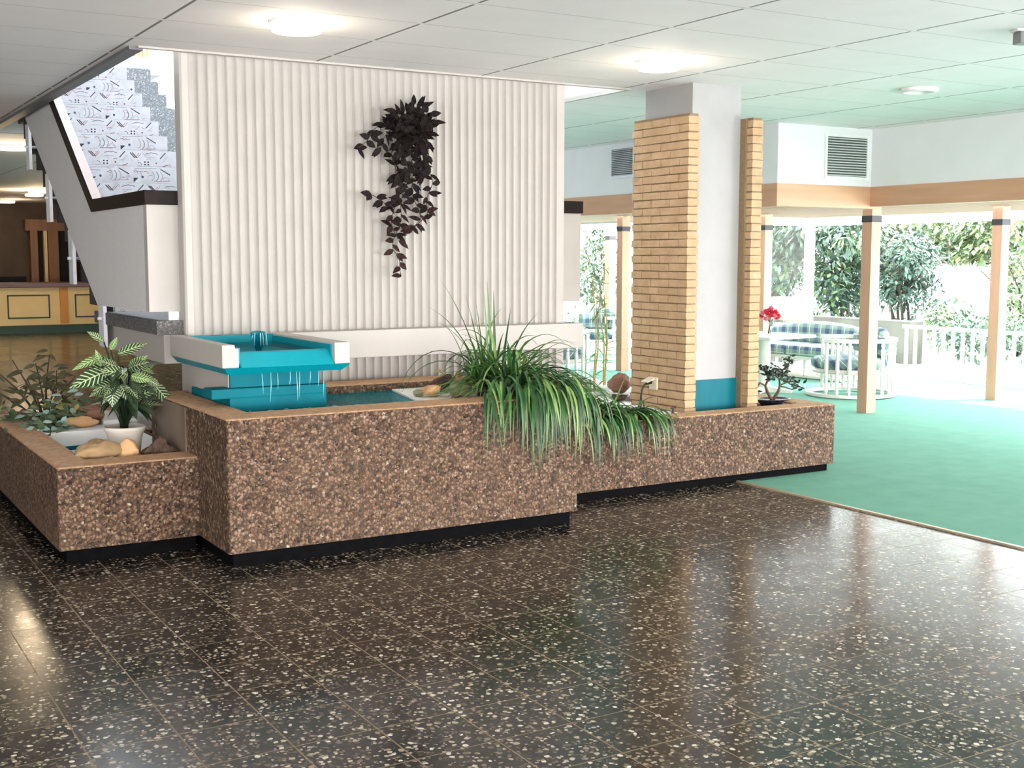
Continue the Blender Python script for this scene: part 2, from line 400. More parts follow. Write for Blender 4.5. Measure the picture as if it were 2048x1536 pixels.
M['rock3'] = mk('dark_rock', (.035, .020, .014), (.15, .085, .055), 14, .9, .9, .03)
M['rock4'] = mk('grey_green_rock', (.27, .24, .15), (.17, .16, .09), 9, .85, .5, .02)
M['rock5'] = mk('brown_red_rock', (.27, .13, .085), (.20, .09, .06), 7, .8, .4, .02)
M['grass'] = m_leaf('grass_blade', (.030, .115, .022), (.065, .20, .036), None, rough=.38, scale=9)
M['grassd'] = m_leaf('grass_blade_dark', (.010, .045, .012), (.022, .085, .02), None, rough=.4, scale=9)
M['grassl'] = m_leaf('grass_blade_light', (.15, .25, .06), (.22, .33, .10), None, rough=.4, scale=9)
M['grassb'] = m_leaf('grass_blade_dry', (.34, .28, .14), (.26, .22, .12), None, rough=.6, scale=9)
M['zebra'] = m_leaf('zebra_leaf', (.006, .026, .009), (.016, .055, .016), (.42, .50, .27), 8, .35)
M['zebral'] = m_leaf('young_zebra_leaf', (.035, .11, .022), (.08, .17, .035), (.46, .55, .27), 8, .35)
M['zebrad'] = m_leaf('shaded_zebra_leaf', (.005, .018, .007), (.012, .035, .012), (.06, .09, .045), 8, .4)  # darker copy of the zebra leaf, with inner shade put into the colour
M['dkleaf'] = m_leaf('dark_purple_leaf', (.004, .0025, .003), (.011, .006, .0055), (.020, .014, .013), 3, .7)
M['rdleaf'] = m_leaf('dark_maroon_leaf', (.016, .005, .005), (.026, .009, .008), (.036, .02, .018), 3, .7)
M['olive'] = m_leaf('olive_leaf', (.045, .05, .018), (.085, .075, .03), None, rough=.5)
M['ivy'] = m_leaf('ivy_leaf', (.045, .075, .035), (.09, .13, .055), None, rough=.3)
M['ivyp'] = m_leaf('pale_ivy_leaf', (.22, .36, .30), (.32, .46, .40), None, rough=.3)
M['ivyy'] = m_leaf('yellow_ivy_leaf', (.26, .24, .07), (.20, .2, .06), None, rough=.4)
M['bonsai'] = m_leaf('bonsai_leaf', (.012, .022, .016), (.03, .05, .035), None, rough=.35)
M['bambl'] = m_leaf('bamboo_leaf', (.10, .26, .09), (.16, .36, .14), None, rough=.45)
M['bushl'] = m_leaf('bush_leaf', (.055, .10, .045), (.125, .175, .07), None, rough=.45, scale=1.3)
M['bushg'] = m_leaf('blue_green_leaf', (.028, .065, .045), (.075, .125, .085), None, rough=.45, scale=1.3)
M['bushy'] = m_leaf('yellow_green_leaf', (.15, .19, .06), (.22, .25, .10), None, rough=.45, scale=1.3)
M['bark'] = mk('dark_bark', (.035, .022, .014), (.06, .04, .025), 30, .85, .5)
M['stemb'] = mk('bonsai_bark', (.11, .075, .04), (.05, .035, .02), 40, .8, .5)
M['trunk'] = mk('pale_trunk_bark', (.14, .085, .065), (.10, .06, .045), 12, .9, .6, .02, stretch=(1, 1, .2))
M['cane'] = mk('golden_cane', (.55, .37, .10), (.42, .27, .06), 12, .5)
M['fwhite'] = mk('cream_white_furniture_paint', (.74, .71, .65), (.70, .67, .61), 15, .4)
M['red'] = mk('red_petal', (.62, .02, .05), (.78, .06, .12), 40, .5)
M['pink'] = mk('pink_petal', (.75, .30, .38), (.68, .2, .3), 40, .5)
M['paving'] = mk('pale_paving', (.62, .62, .60), (.56, .56, .54), 2, .8)
M['conw'] = mk('pale_concrete', (.085, .08, .058), (.06, .056, .042), 3, .85, .3)
M['car'] = mk('white_car_paint', (.80, .81, .82), None, 3, .25)
M['carglass'] = mk('car_glass', (.045, .055, .06), None, 3, .1)
M['yellow'] = mk('pale_yellow_paint', (.80, .60, .27), (.74, .54, .23), 3, .55)
M['orange'] = mk('orange_paint', (.62, .26, .03), None, 3, .5)
M['dgreen'] = mk('dark_green_paint', (.012, .05, .03), None, 6, .5)
M['brownw'] = mk('dark_brown_wall', (.11, .075, .05), (.085, .055, .038), 3, .8)
M['mahog'] = mk('mahogany_top', (.09, .02, .012), None, 12, .35)
M['orwood'] = mk('orange_wood', (.26, .115, .045), (.20, .085, .03), 10, .5, stretch=(1, 1, .15))
M['dark'] = mk('dark_interior', (.006, .005, .005), None, 5, .8)
M['lampwhite'] = mk('white_lamp_body', (.85, .85, .83), None, 20, .4)
M['glowlamp'] = emit('lamp_glow', (1, .90, .74), 14)
M['glowfar'] = emit('far_lamp_glow', (1, .84, .60), 9)
M['foamw'] = mk('splashing_water_foam', (.45, .72, .76), (.30, .62, .68), 60, .2)
M['cup'] = mk('grey_cup', (.22, .16, .13), None, 20, .6)

def slab(name, mb, mats, label=None, cat=None, **kw):
    o = put(name, mb, mats, **kw); o['kind'] = 'structure'
    if label: o['label'] = label; o['category'] = cat
    return o

# ================================================================== THE ROOM
# floors
m = MB(); m.poly([(-8, -7, 0), (5.80, -7, 0), (5.80, 31, 0), (-8, 31, 0)]); slab('floor', m, M['terrazzo'], 'polished dark terrazzo tile floor of the lobby', 'floor')
m = MB(); m.box(5.80, 12.9, -7, 20.1, -.02, .006); slab('floor_carpet', m, M['carpet'], 'green carpet floor of the sunlit lounge beyond the planters', 'carpet')
m = MB(); m.box(5.785, 5.81, -7, 31, 0, .011); slab('trim_1', m, M['brass'], 'pale metal strip between terrazzo and green carpet', 'trim')
m = MB(); m.poly([(5.81, 20.1, 0), (9, 20.1, 0), (9, 31, 0), (5.81, 31, 0)]); slab('floor_rear', m, M['terrazzo'])
# ceiling with the stair opening (x 1.89..5.45, y 7.42..14)
OX0, OX1, OY0, OY1 = 1.89, 5.45, 7.42, 13.3
m = MB()
for x0, x1, y0, y1 in ((-8, 9.21, -7, 6.5), (-8, 9.21, 6.5, OY0), (-8, OX0, OY0, OY1), (OX1, 9.21, OY0, 8.55), (OX1, 8.0, 8.55, OY1), (-8, 8.0, OY1, 31)):
    m.poly([(x0, y0, ZC), (x0, y1, ZC), (x1, y1, ZC), (x1, y0, ZC)])
slab('ceiling', m, M['ceil'], 'white suspended tile ceiling with dark grooves', 'ceiling')
m = MB()
m.box(-8, 9.3, -7.2, OY0-.0, ZC+.004, ZC+.3); m.box(-8, OX0, OY0, OY1, ZC+.004, ZC+.3); m.box(OX1, 9.3, OY0, 16, ZC+.004, ZC+.3); m.box(-8, 9.3, OY1, 31, ZC+.004, ZC+.3)
slab('ceiling_slab', m, M['white'])
# trim round the opening: dark grey slatted edge on the left, fine white edge on the front
m = MB(); m.box(OX0-.05, OX0+.01, OY0, OY1, ZC-.022, ZC+.02); m.box(OX0+.01, OX0+.035, OY0+.02, OY1, ZC-.02, ZC+.05)
slab('trim_2', m, mk('grey_edge_trim', (.16, .155, .16), None, 9, .6), 'grey edge strip along the left side of the stair opening', 'trim')
m = MB(); m.box(OX0, OX1, OY0-.02, OY0+.015, ZC-.012, ZC+.02); m.box(OX1-.012, OX1+.02, OY0, OY1, ZC-.01, ZC+.02)
slab('trim_3', m, M['rib'], 'thin pale edge strip at the front of the stair opening', 'trim')
# stairwell above the ceiling
m = MB(); m.box(OX0-.14, OX0, OY0, 14.3, ZC+.3, 6.6); slab('wall_stairwell_left', m, M['soffit'])
m = MB(); m.box(OX1, OX1+.14, OY0, 14.3, ZC+.3, 6.6); slab('wall_stairwell_right', m, M['soffit'])
m = MB(); m.box(OX0-.14, OX1+.14, 14.2, 14.34, ZC+.3, 6.6); slab('wall_stairwell_rear', m, M['soffit'])
m = MB(); m.box(OX0-.14, OX1+.14, OY0-.1, 12.2, 6.6, 6.75); slab('roof_stairwell', m, M['soffit'])  # unseen cover added to hold sky light off the risers
m = MB(); m.box(OX0, 3.62, 13.27, 14.2, 3.50, 3.68); slab('floor_upper', m, M['soffit'])
# outer walls of the lobby (behind and to the left of the picture)
m = MB(); m.box(-8.2, -8, -7.2, 31.2, 0, ZC+.3); slab('wall_left', m, M['white'])
m = MB()
m.box(-8, 13, -7.2, -7, 0, .3); m.box(-8, 13, -7.2, -7, 2.45, ZC+.3)
for x in (-8, -4.2, -.4, 3.4, 7.2, 11): m.box(x, x+.5, -7.2, -7, .3, 2.45)
slab('wall_back', m, M['white'])
m = MB(); m.box(-8, 9.3, 30.6, 30.8, 0, ZC); slab('wall_far', m, M['brownw'], 'dim brown far wall behind the reception counter', 'wall')
m = MB(); m.box(8.0, 8.15, 20.1, 30.6, 0, ZC); slab('wall_far_right', m, M['brownw'])
# bulkheads over the lounge edge + timber fascias
m = MB(); m.box(9.21, 9.36, -7, 8.55, 2.27, ZC+.02); slab('wall_right', m, M['soffit'], 'white bulkhead wall above the timber beam at the right', 'wall')
m = MB(); m.box(7.99, 9.36, 8.55, 8.70, 2.27, ZC+.02); slab('wall_right_return', m, M['soffit'], 'white bulkhead face with the pale louvred vent', 'wall')
m = MB(); m.box(7.99, 8.14, 8.70, 20.1, 2.27, ZC+.02); slab('wall_right_rear', m, M['soffit'], 'white bulkhead wall seen between ribbed wall and brick pillar', 'wall')
m = MB(); m.box(9.195, 9.34, -7, 8.535, 2.082, 2.272, bev=.004); slab('trim_4', m, M['woodh'], 'timber beam under the white bulkhead at the right', 'beam')
m = MB(); m.box(7.975, 9.34, 8.535, 8.69, 2.062, 2.272, bev=.004); slab('trim_5', m, M['woodh'], 'sunlit timber beam under the pale louvred vent', 'beam')
m = MB(); m.box(7.975, 8.12, 8.69, 20.1, 2.062, 2.272, bev=.004); slab('trim_6', m, M['woodh'], 'timber beam behind the brick pillar', 'beam')
# slatted ceiling of the lounge bay: slats run along y, translucent sheet above, made diffusing to spread daylight and floor glare
m = MB(); x = 8.16
while x < 12.75:
    y0 = -7 if x > 9.36 else 8.72; y1 = 20 if x < 11.6 else 13
    m.box(x, x+.058, y0, y1, 2.145, 2.157, 0); x += .125
slab('ceiling_slatted', m, M['slat'], 'pale timber slat ceiling over the glazed lounge bay', 'ceiling')
tl = NT('translucent_roof_sheet'); tb_ = tl.n('ShaderNodeBsdfTranslucent'); tl.set(tb_.inputs[0], tl.mix(tl.noise(3).outputs[0], (.35, .35, .34), (.38, .38, .375))); tl.t.links.new(tb_.outputs[0], tl.out.inputs['Surface'])
m = MB(); m.poly([(9.3, -7, 2.262), (13.0, -7, 2.262), (13.0, 13.1, 2.262), (9.3, 13.1, 2.262)]); m.poly([(8.1, 8.7, 2.262), (9.3, 8.7, 2.262), (9.3, 13.1, 2.262), (8.1, 13.1, 2.262)]); m.poly([(8.1, 13.1, 2.262), (11.8, 13.1, 2.262), (11.8, 20.2, 2.262), (8.1, 20.2, 2.262)])
slab('roof', m, tl.m, 'translucent roof sheet above the timber slats', 'roof')

# ---- ribbed wall
m = MB(); X0, X1, YW, P = 2.155, 4.945, 7.50, .0607
prof = [(X0, YW+.12), (X0, YW+.012), (X0+.012, YW), (X0+.05, YW)]
x = X0+.05
while x + P < X1-.02:
    for t in (0, .06, .14, .3, .5, .7, .86, .94):
        prof.append((x+P*t, YW + (.0 if t in (0,) else .030*(1-(2*((t-.0))-1)**4))))
    x += P
prof += [(x, YW), (X1-.006, YW), (X1, YW+.01), (X1, YW+.12)]
n = len(prof)
b = [m.v(x_, y_, 0) for x_, y_ in prof]; tp = [m.v(x_, y_, 5.6) for x_, y_ in prof]
for i in range(n-1): m.face([b[i], b[i+1], tp[i+1], tp[i]])
m.face([b[0], tp[0], tp[-1], b[-1]]); m.face(tp)
slab('wall_middle', m, M['rib'], 'tall cream white wall of fine vertical ribs behind the fountain', 'wall')

# ================================================================== PLANTERS
def ring(m, x0, x1, y0, y1, ix0, ix1, iy0, iy1, z0, z1, zi, mi=0, mi_in=0, bev=.014):
    b = bmesh.new()
    def loop(x0, x1, y0, y1, z): return [b.verts.new(p) for p in ((x0, y0, z), (x1, y0, z), (x1, y1, z), (x0, y1, z))]
    o0, o1, i1, i0 = loop(x0, x1, y0, y1, z0), loop(x0, x1, y0, y1, z1), loop(ix0, ix1, iy0, iy1, z1), loop(ix0, ix1, iy0, iy1, zi)
    ed = []
    for k in range(4):
        k2 = (k+1) % 4
        b.faces.new([o0[k], o0[k2], o1[k2], o1[k]]).material_index = mi
        b.faces.new([o1[k], o1[k2], i1[k2], i1[k]]).material_index = mi
        b.faces.new([i1[k], i1[k2], i0[k2], i0[k]]).material_index = mi_in
    b.faces.new(o0[::-1]).material_index = mi; b.faces.new(i0).material_index = mi_in
    es = [e for e in b.edges if any(v in o1 or v in i1 for v in e.verts) and not any(v in i0 for v in e.verts)]
    bmesh.ops.bevel(b, geom=es, offset=bev, segments=3, affect='EDGES', profile=.55)
    me = bpy.data.meshes.new('t'); b.to_mesh(me); b.free(); m.bm.from_mesh(me); bpy.data.meshes.remove(me)

# high planter (pool)
hp = thing('planter', 'tall pebbled concrete planter holding the turquoise fountain pool', 'planter', (3.0, 6.7, 0))
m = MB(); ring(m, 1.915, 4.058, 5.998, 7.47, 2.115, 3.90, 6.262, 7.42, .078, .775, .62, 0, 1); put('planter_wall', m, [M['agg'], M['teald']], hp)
m = MB(); m.box(1.945, 4.025, 6.033, 7.44, 0, .08); put('plinth', m, M['plinth'], hp)['label'] = 'recessed black plinth'
m = MB(); m.box(1.907, 1.92, 6.715, 7.30, .3, .762, bev=.004); put('side_panel', m, M['smoothcon'], hp)['label'] = 'smooth stained grey concrete side'
m = MB(); m.box(2.76, 3.86, 7.12, 7.40, .55, .79, bev=.03); put('rear_ledge', m, M['agg'], hp)
m = MB(); m.poly([(2.115, 6.262, .738), (3.9, 6.262, .738), (3.9, 7.42, .738), (2.115, 7.42, .738)]); put('pool_water', m, M['water'], hp)['label'] = 'rippling turquoise pool water'

# low planter at the left
lp = thing('planter', 'low pebbled planter at the left with white pot and rocks', 'planter', (1.6, 7.6, 0))
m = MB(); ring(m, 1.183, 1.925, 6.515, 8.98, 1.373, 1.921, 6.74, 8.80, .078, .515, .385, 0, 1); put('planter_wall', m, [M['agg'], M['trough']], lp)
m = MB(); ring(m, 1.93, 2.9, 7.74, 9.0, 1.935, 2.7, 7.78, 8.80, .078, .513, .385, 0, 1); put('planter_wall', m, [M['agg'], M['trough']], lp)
m = MB(); m.box(1.223, 1.905, 6.553, 8.93, 0, .08); put('plinth', m, M['plinth'], lp)['label'] = 'recessed black plinth'
m = MB(); m.box(1.376, 1.85, 7.955, 8.02, .386, .502, bev=.006); m.box(1.376, 1.86, 8.0, 8.24, .386, .495, bev=.006); m.box(1.80, 2.02, 8.24, 8.78, .386, .52, bev=.006)
put('white_divider', m, M['trough'], lp)['label'] = 'white painted trough divider'
m = MB(); m.box(1.376, 1.915, 7.945, 7.956, .386, .41); put('painted_band', m, M['teald'], lp)['label'] = 'turquoise painted band at the trough bottom'
m = MB(); m.box(1.378, 1.80, 8.24, 8.79, .386, .47); put('soil_bed', m, M['soil'], lp)

# low planter at the right, round the pillar
rp = thing('planter', 'long low pebbled planter running past the brick pillar', 'planter', (5.4, 7.5, 0))
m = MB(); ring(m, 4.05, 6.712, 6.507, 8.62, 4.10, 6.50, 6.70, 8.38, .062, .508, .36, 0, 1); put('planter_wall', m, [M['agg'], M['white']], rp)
m = MB(); m.box(4.10, 6.672, 6.54, 8.58, 0, .07); put('plinth', m, M['plinth'], rp)['label'] = 'recessed black plinth'
m = MB(); m.prism_z([(5.0, 6.71), (5.66, 6.71), (5.70, 6.86), (5.62, 6.93), (5.62, 8.0), (5.26, 8.1), (5.0, 7.6)], .40, .478); put('cover_plate', m, M['trough'], rp)['label'] = 'white painted cover beside the bricks'
m = MB(); m.box(5.70, 6.06, 8.03, 8.36, .37, .515, bev=.008); m.box(4.12, 5.66, 8.10, 8.16, .37, .50, bev=.006); m.box(4.12, 4.2, 6.72, 8.1, .37, .49); put('white_divider', m, M['trough'], rp)
m = MB(); m.prism_z([(5.66, 8.05), (5.90, 8.05), (6.03, 8.70), (5.93, 8.72)], .515, .55); put('white_board', m, M['trough'], rp)
m = MB(); m.box(5.64, 6.495, 6.705, 8.0, .37, .462); put('gravel_bed', m, M['redsoil'], rp)
m = MB(); m.box(4.2, 5.0, 6.72, 7.4, .365, .45); put('soil_bed', m, M['soil'], rp)

# white cover over the pool corner + soil mound (carried by the high planter)
m = MB(); m.hexa([(3.23, 6.50, .708), (3.42, 6.27, .708), (3.89, 6.27, .708), (3.89, 7.10, .708), (3.36, 7.10, .708)], [(3.23, 6.50, .748), (3.42, 6.27, .748), (3.89, 6.27, .748), (3.89, 7.10, .748), (3.36, 7.10, .748)])
tag(put('cover_board', m, M['trough'], loc=(3.5, 6.7, .708)), 'white board covering the pool corner under rocks and grass', 'board')

# ================================================================== FOUNTAIN
ft = thing('fountain', 'white and turquoise cascade basin in front of the ribbed wall', 'fountain', (2.42, 7.0, .70))
m = MB()
m.hexa([(2.05, 6.47, .992), (2.145, 6.47, .992), (2.145, 7.49, .992), (2.05, 7.49, .992)], [(2.05, 6.47, 1.118), (2.12, 6.47, 1.118), (2.12, 7.49, 1.118), (2.05, 7.49, 1.118)])
m.box(2.12, 2.145, 6.475, 7.49, .992, 1.098); put('rim', m, M['rib'], ft, bevel=.004)
m = MB(); m.box(2.692, 2.785, 6.44, 7.49, .992, 1.113); put('rim', m, M['rib'], ft, bevel=.006)
m = MB(); m.box(2.145, 2.152, 6.48, 7.46, 1.0, 1.10); m.box(2.684, 2.692, 6.48, 7.46, 1.0, 1.10); m.box(2.145, 2.692, 7.44, 7.488, 1.0, 1.108); m.box(2.145, 2.692, 6.5, 7.46, .99, 1.03)
put('basin_lining', m, M['teal'], ft)
m = MB(); m.hexa([(2.148, 6.45, .990), (2.69, 6.43, .990), (2.69, 6.60, .990), (2.148, 6.60, .990)], [(2.148, 6.53, 1.072), (2.69, 6.52, 1.072), (2.69, 6.58, 1.072), (2.148, 6.58, 1.072)]); put('weir', m, M['teal'], ft, bevel=.01)
m = MB(); m.hexa([(2.09, 6.50, .952), (2.75, 6.48, .952), (2.75, 7.49, .952), (2.09, 7.49, .952)], [(2.055, 6.455, .992), (2.785, 6.43, .992), (2.785, 7.49, .992), (2.055, 7.49, .992)]); put('basin_underside', m, M['teal'], ft)
m = MB(); m.box(2.14, 2.672, 6.62, 6.66, .84, .955); m.box(2.665, 2.674, 6.64, 7.49, .7, .955); put('pedestal_front', m, M['teald'], ft)
m = MB(); m.box(2.134, 2.66, 6.64, 7.49, .66, .955); put('pedestal', m, M['rib'], ft)
m = MB(); m.box(2.015, 2.69, 6.565, 6.72, .812, .868, bev=.008); m.box(2.12, 2.69, 6.57, 7.3, .62, .815); put('step', m, M['teald'], ft)['label'] = 'turquoise painted step at the pool'
m = MB(); m.poly([(2.15, 6.56, 1.062), (2.69, 6.56, 1.062), (2.69, 7.44, 1.062), (2.15, 7.44, 1.062)]); put('basin_water', m, M['waterc'], ft)
m = MB(); m.lathe([(.012, 1.03), (.03, 1.06), (.043, 1.10), (.046, 1.135), (.042, 1.146), (.02, 1.15), (0, 1.148)], (2.475, 7.10, 0), 18); m.lathe([(.02, 1.0), (.02, 1.13)], (2.475, 7.10, 0), 10)
put('water_bell', m, M['waterc'], ft)['label'] = 'bubbling water jet'
rnd = random.Random(5)
for k in range(7):
    a = rnd.uniform(0, 6.28); m = MB(); m.tube([(2.475+.044*cos(a), 7.1+.044*sin(a), 1.14), (2.475+.05*cos(a), 7.1+.05*sin(a), 1.10), (2.475+.052*cos(a), 7.1+.052*sin(a), 1.065)], [.003, .002, .0015], 5); put('water_stream', m, M['foamw'], ft)
for x in (2.28, 2.33, 2.37, 2.44, 2.475, 2.50, 2.57, 2.62, 2.65):
    L = rnd.uniform(.07, .17); dx = rnd.uniform(-.012, .004); y = 6.49+rnd.uniform(-.02, .02)
    m = MB(); m.tube([(x, y, .955), (x+dx*.4, y-.01, .955-L*.5), (x+dx, y-.012, .955-L)], [.0012, .0019, .0008], 5); put('water_stream', m, M['foamw'], ft)
m = MB()
for k in range(26):
    x = rnd.uniform(2.2, 2.9); y = rnd.uniform(6.4, 6.56); r = rnd.uniform(.006, .02); m.lathe([(r, 0), (r*.7, .002), (0, .003)], (x, y, .739), 7)
put('water_splashes', m, M['foamw'], ft, kind='stuff')

# ================================================================== STAIRCASE
st = thing('staircase', 'half-turn staircase with patterned risers and grey white parapet', 'staircase', (3.4, 8.5, 0))
m = MB(); m.box(2.05, 5.05, 7.63, 9.28, .93, 1.115); put('landing_slab', m, M['rib'], st)
m = MB(); m.box(2.79, 5.035, 7.385, 7.50, .935, 1.114, bev=.004); m.box(4.95, 5.035, 7.45, 7.8, .935, 1.114); put('landing_fascia', m, M['rib'], st)['label'] = 'cream fascia band across the ribbed wall'
m = MB(); m.box(1.99, 3.46, 7.56, 9.28, 1.115, 1.20, bev=.004); put('landing_tread', m, M['concrete'], st)['label'] = 'rough dark concrete landing edge'
m = MB(); m.prism_x([(9.2, .93), (9.28, 1.12), (13.1, 3.30), (13.3, 3.05)], 2.35, 2.70); put('stringer', m, M['parapet'], st)
# wallpaper motifs on the risers
wp = [mk('riser_paper', (.47, .47, .51), (.42, .405, .43), 14, .6), mk('riser_ink_black', (.03, .025, .04), None, 9, .6), mk('riser_ink_red', (.30, .09, .09), None, 9, .6), mk('riser_ink_grey', (.20, .24, .27), None, 9, .6), mk('riser_ink_navy', (.06, .06, .15), None, 9, .6), mk('riser_nosing', (.62, .46, .43), None, 9, .5), mk('riser_ink_pale', (.33, .31, .33), None, 9, .6)]
def riser_pattern(m, x0, x1, y, z0, z1, odd, seed):
    rnd = random.Random(seed); h = z1-z0
    m.box(x0, x1, y-.004, y, z0, z1, 0); m.box(x0, x1, y-.012, y, z0-.004, z0+.006, 5)
    Y = y-.0055
    def q(a, b, c, d, mi): m.poly([(p[0], Y, p[1]) for p in (a, b, c, d)], mi)
    def ln(ax, az, bx, bz, w, mi):
        d = Vector((bx-ax, bz-az)); d.normalize(); nx, nz = -d.y*w/2, d.x*w/2
        q((ax+nx, az+nz), (bx+nx, bz+nz), (bx-nx, bz-nz), (ax-nx, az-nz), mi)
    def disc(cx, cz, r, mi): m.poly([(cx+r*cos(k*pi/5), Y-.0004, cz+r*sin(k*pi/5)) for k in range(10)], mi)
    def arc(cx, cz, r, a0, a1, w, mi):
        for k in range(8):
            a, b = a0+(a1-a0)*k/8, a0+(a1-a0)*(k+1)/8
            q((cx+r*cos(a), cz+r*sin(a)), (cx+r*cos(b), cz+r*sin(b)), (cx+(r-w)*cos(b), cz+(r-w)*sin(b)), (cx+(r-w)*cos(a), cz+(r-w)*sin(a)), mi)
    x = x0-rnd.uniform(0, .1)
    while x < x1-.05:
        Wd = .36
        def ok(a): return x0+.02 < a < x1-.02
        def U(t): return min(max(x+t*Wd, x0+.005), x1-.005)
        zt = lambda t: z0+.012+(h-.018)*t
        if odd:
            if ok(x+.05) and ok(x+.14): m.poly([(U(.06), Y, zt(.02)), (U(.18), Y, zt(.32)), (U(.06), Y, zt(.32))], 1)
            if ok(x+.1): disc(U(.28), zt(.38), .011, 4)
            if ok(x+.12) and ok(x+.25):
                for k in range(3): arc(U(.42+.1*k), zt(.45), .055, -.9, .9, .008, 3 if k % 2 else 6)
            if ok(x+.25) and ok(x+.35): ln(U(.72), zt(.9), U(.95), zt(.55), .009, 1); ln(U(.68), zt(.98), U(.9), zt(.66), .004, 6)
            if ok(x+.02) and ok(x+.3): ln(U(.1), zt(.9), U(.62), zt(.95), .004, 3); ln(U(.05), zt(.75), U(.3), zt(.72), .003, 2); ln(U(.55), zt(.12), U(.95), zt(.18), .004, 2)
            if ok(x+.33): arc(U(.85), zt(.2), .03, 0, pi, .005, 6)
        else:
            if ok(x+.02) and ok(x+.13):
                for d in (0, .05): ln(U(.04+d), zt(.88), U(.16+d), zt(.55), .008, 1); ln(U(.16+d), zt(.55), U(.26+d), zt(.85), .004, 2)
            if ok(x+.25) and ok(x+.33): ln(U(.78), zt(.55), U(.92), zt(.95), .008, 1)
            if ok(x+.15) and ok(x+.27): ln(U(.42), zt(.82), U(.56), zt(.92), .004, 1); ln(U(.56), zt(.92), U(.72), zt(.84), .004, 1); ln(U(.42), zt(.6), U(.64), zt(.62), .003, 3)
            if ok(x+.13) and ok(x+.2):
                for a in (.40, .48): disc(U(a), zt(.3), .0075, 1); disc(U(a), zt(.14), .0075, 1)
            if ok(x+.24): disc(U(.68), zt(.24), .008, 2)
            if ok(x+.06) and ok(x+.36): ln(U(.2), zt(.04), U(.92), zt(.03), .005, 6); ln(U(.84), zt(.05), U(.98), zt(.16), .006, 2); arc(U(.25), zt(.1), .025, 0, pi*.6, .004, 1)
            for k in range(4):
                if ok(x+.3): ln(U(.82+.03*k), zt(.3+.1*k), U(.90+.03*k), zt(.42+.1*k), .003, 6)
        x += Wd
    for k in range(22):
        a = rnd.uniform(x0+.05, x1-.05); z = rnd.uniform(z0+.02, z1-.02); mi = rnd.choice((3, 6, 6, 2)); L = rnd.uniform(.015, .05); th = rnd.uniform(-.9, .9)
        if rnd.random() < .6: ln(a-L*cos(th)/2, min(max(z-L*sin(th)/2, z0+.01), z1-.005), a+L*cos(th)/2, min(max(z+L*sin(th)/2, z0+.01), z1-.005), .0035, mi)
        else: arc(a, min(max(z, z0+.035), z1-.035), .025, th, th+2, .004, mi)
def step_box(k): return 9.28+.285*k, 1.41+.162*k
for k in range(-1, 14):
    y, z = step_box(k)
    m = MB(); m.box(2.06, 3.43, y, y+.47 if k >= 0 else y+.3, z-.18 if k >= 0 else 1.12, z); [setattr(f, 'material_index', 1) for f in m.bm.faces if (f.normal_update() or True) and (f.normal.x < -.5 or f.normal.z < -.5)]; s = put('step', m, [M['tread'], M['stepside']], st)
    m = MB(); riser_pattern(m, 2.075, 3.19, y-.001, z-.158, z-.002, (k % 2) == 0, 40+k); put('riser_paper', m, wp, s)['label'] = 'geometric patterned paper on the riser'
# lower flight, going down behind the ribbed wall
for k in range(7):
    m = MB(); y = 9.28+.285*k; z = 1.2-.165*(k+1); m.box(3.65, 5.0, y, y+.35, max(0, z-.18), z); put('step', m, M['tread'], st)
# parapet outside the flight
PX0, PX1 = 1.965, 2.055
def along(y0, z0, sl, y): return z0+(y-y0)*sl
m = MB()
m.prism_x([(7.70, 1.253), (9.05, 1.25), (13.2, along(9.05, 1.25, .60, 13.2)), (13.2, along(9.1, 1.915, .655, 13.2)), (9.1, 1.915), (7.70, 1.915)], PX0, PX1)
put('parapet', m, M['parapet'], st)
m = MB(); m.box(PX0, 2.16, 7.625, 7.70, 1.255, 1.913); put('parapet', m, M['rib'], st)
m = MB(); m.box(4.96, 5.17, 7.625, 7.70, 1.262, 1.915); put('parapet', m, M['rib'], st)
def cap(name, yz, x0, x1):
    m = MB(); n_ = len(yz)//2
    m.prism_x(yz, x0, x1, 0)
    for f in m.bm.faces:
        f.normal_update()
        if f.normal.z > .5: f.material_index = 1
    return put(name, m, [M['browncap'], M['pinkcap']], st)
sl = .655
cap('handrail_cap', [(7.61, 1.912), (9.1, 1.912), (13.2, along(9.1, 1.912, sl, 13.2)), (13.2, along(9.04, 2.0, sl, 13.2)), (9.04, 2.0), (7.61, 2.0)], PX0-.012, PX0+.055)
cap('handrail_cap', [(7.61, 1.912), (7.70, 1.912), (7.70, 2.0), (7.61, 2.0)], PX0+.055, 2.16)
cap('handrail_cap', [(7.61, 1.917), (7.72, 1.917), (7.72, 2.005), (7.61, 2.005)], 4.955, 5.182)
for y, z0, z1 in ((9.0, .955, 1.27), (9.97, 1.38, 1.80), (10.81, 1.88, 2.28), (11.66, 2.36, 2.76)):
    m = MB(); m.box(1.975, 2.0, y-.075, y+.075, z0, z1); b_ = put('parapet_bracket', m, M['steel'], st)
    m = MB(); m.tube([(1.95, y-.01, z0+.2), (2.05, y-.01, z0+.2)], .012, 8); put('bolt', m, M['steel'], b_)
m = MB(); m.box(2.085, 2.15, 7.63, 7.645, 1.118, 1.27); put('parapet_bracket', m, M['steel'], st)

# canes of a plant upstairs
cn = thing('cane_plant', 'golden canes standing at the top of the stairs', 'plant', (3.43, 13.7, 3.68))
for k, (dx, dy, h, tilt) in enumerate(((0, 0, .95, .03), (.045, .02, .9, -.02), (-.045, .03, 1.0, -.05), (.075, -.02, .85, .06))):
    m = MB(); m.tube([(3.50+dx, 13.7+dy, 3.68), (3.50+dx+tilt*.5, 13.7+dy, 3.68+h*.5), (3.50+dx+tilt, 13.7+dy, 3.68+h)], .012, 7); put('cane', m, M['cane'], cn)

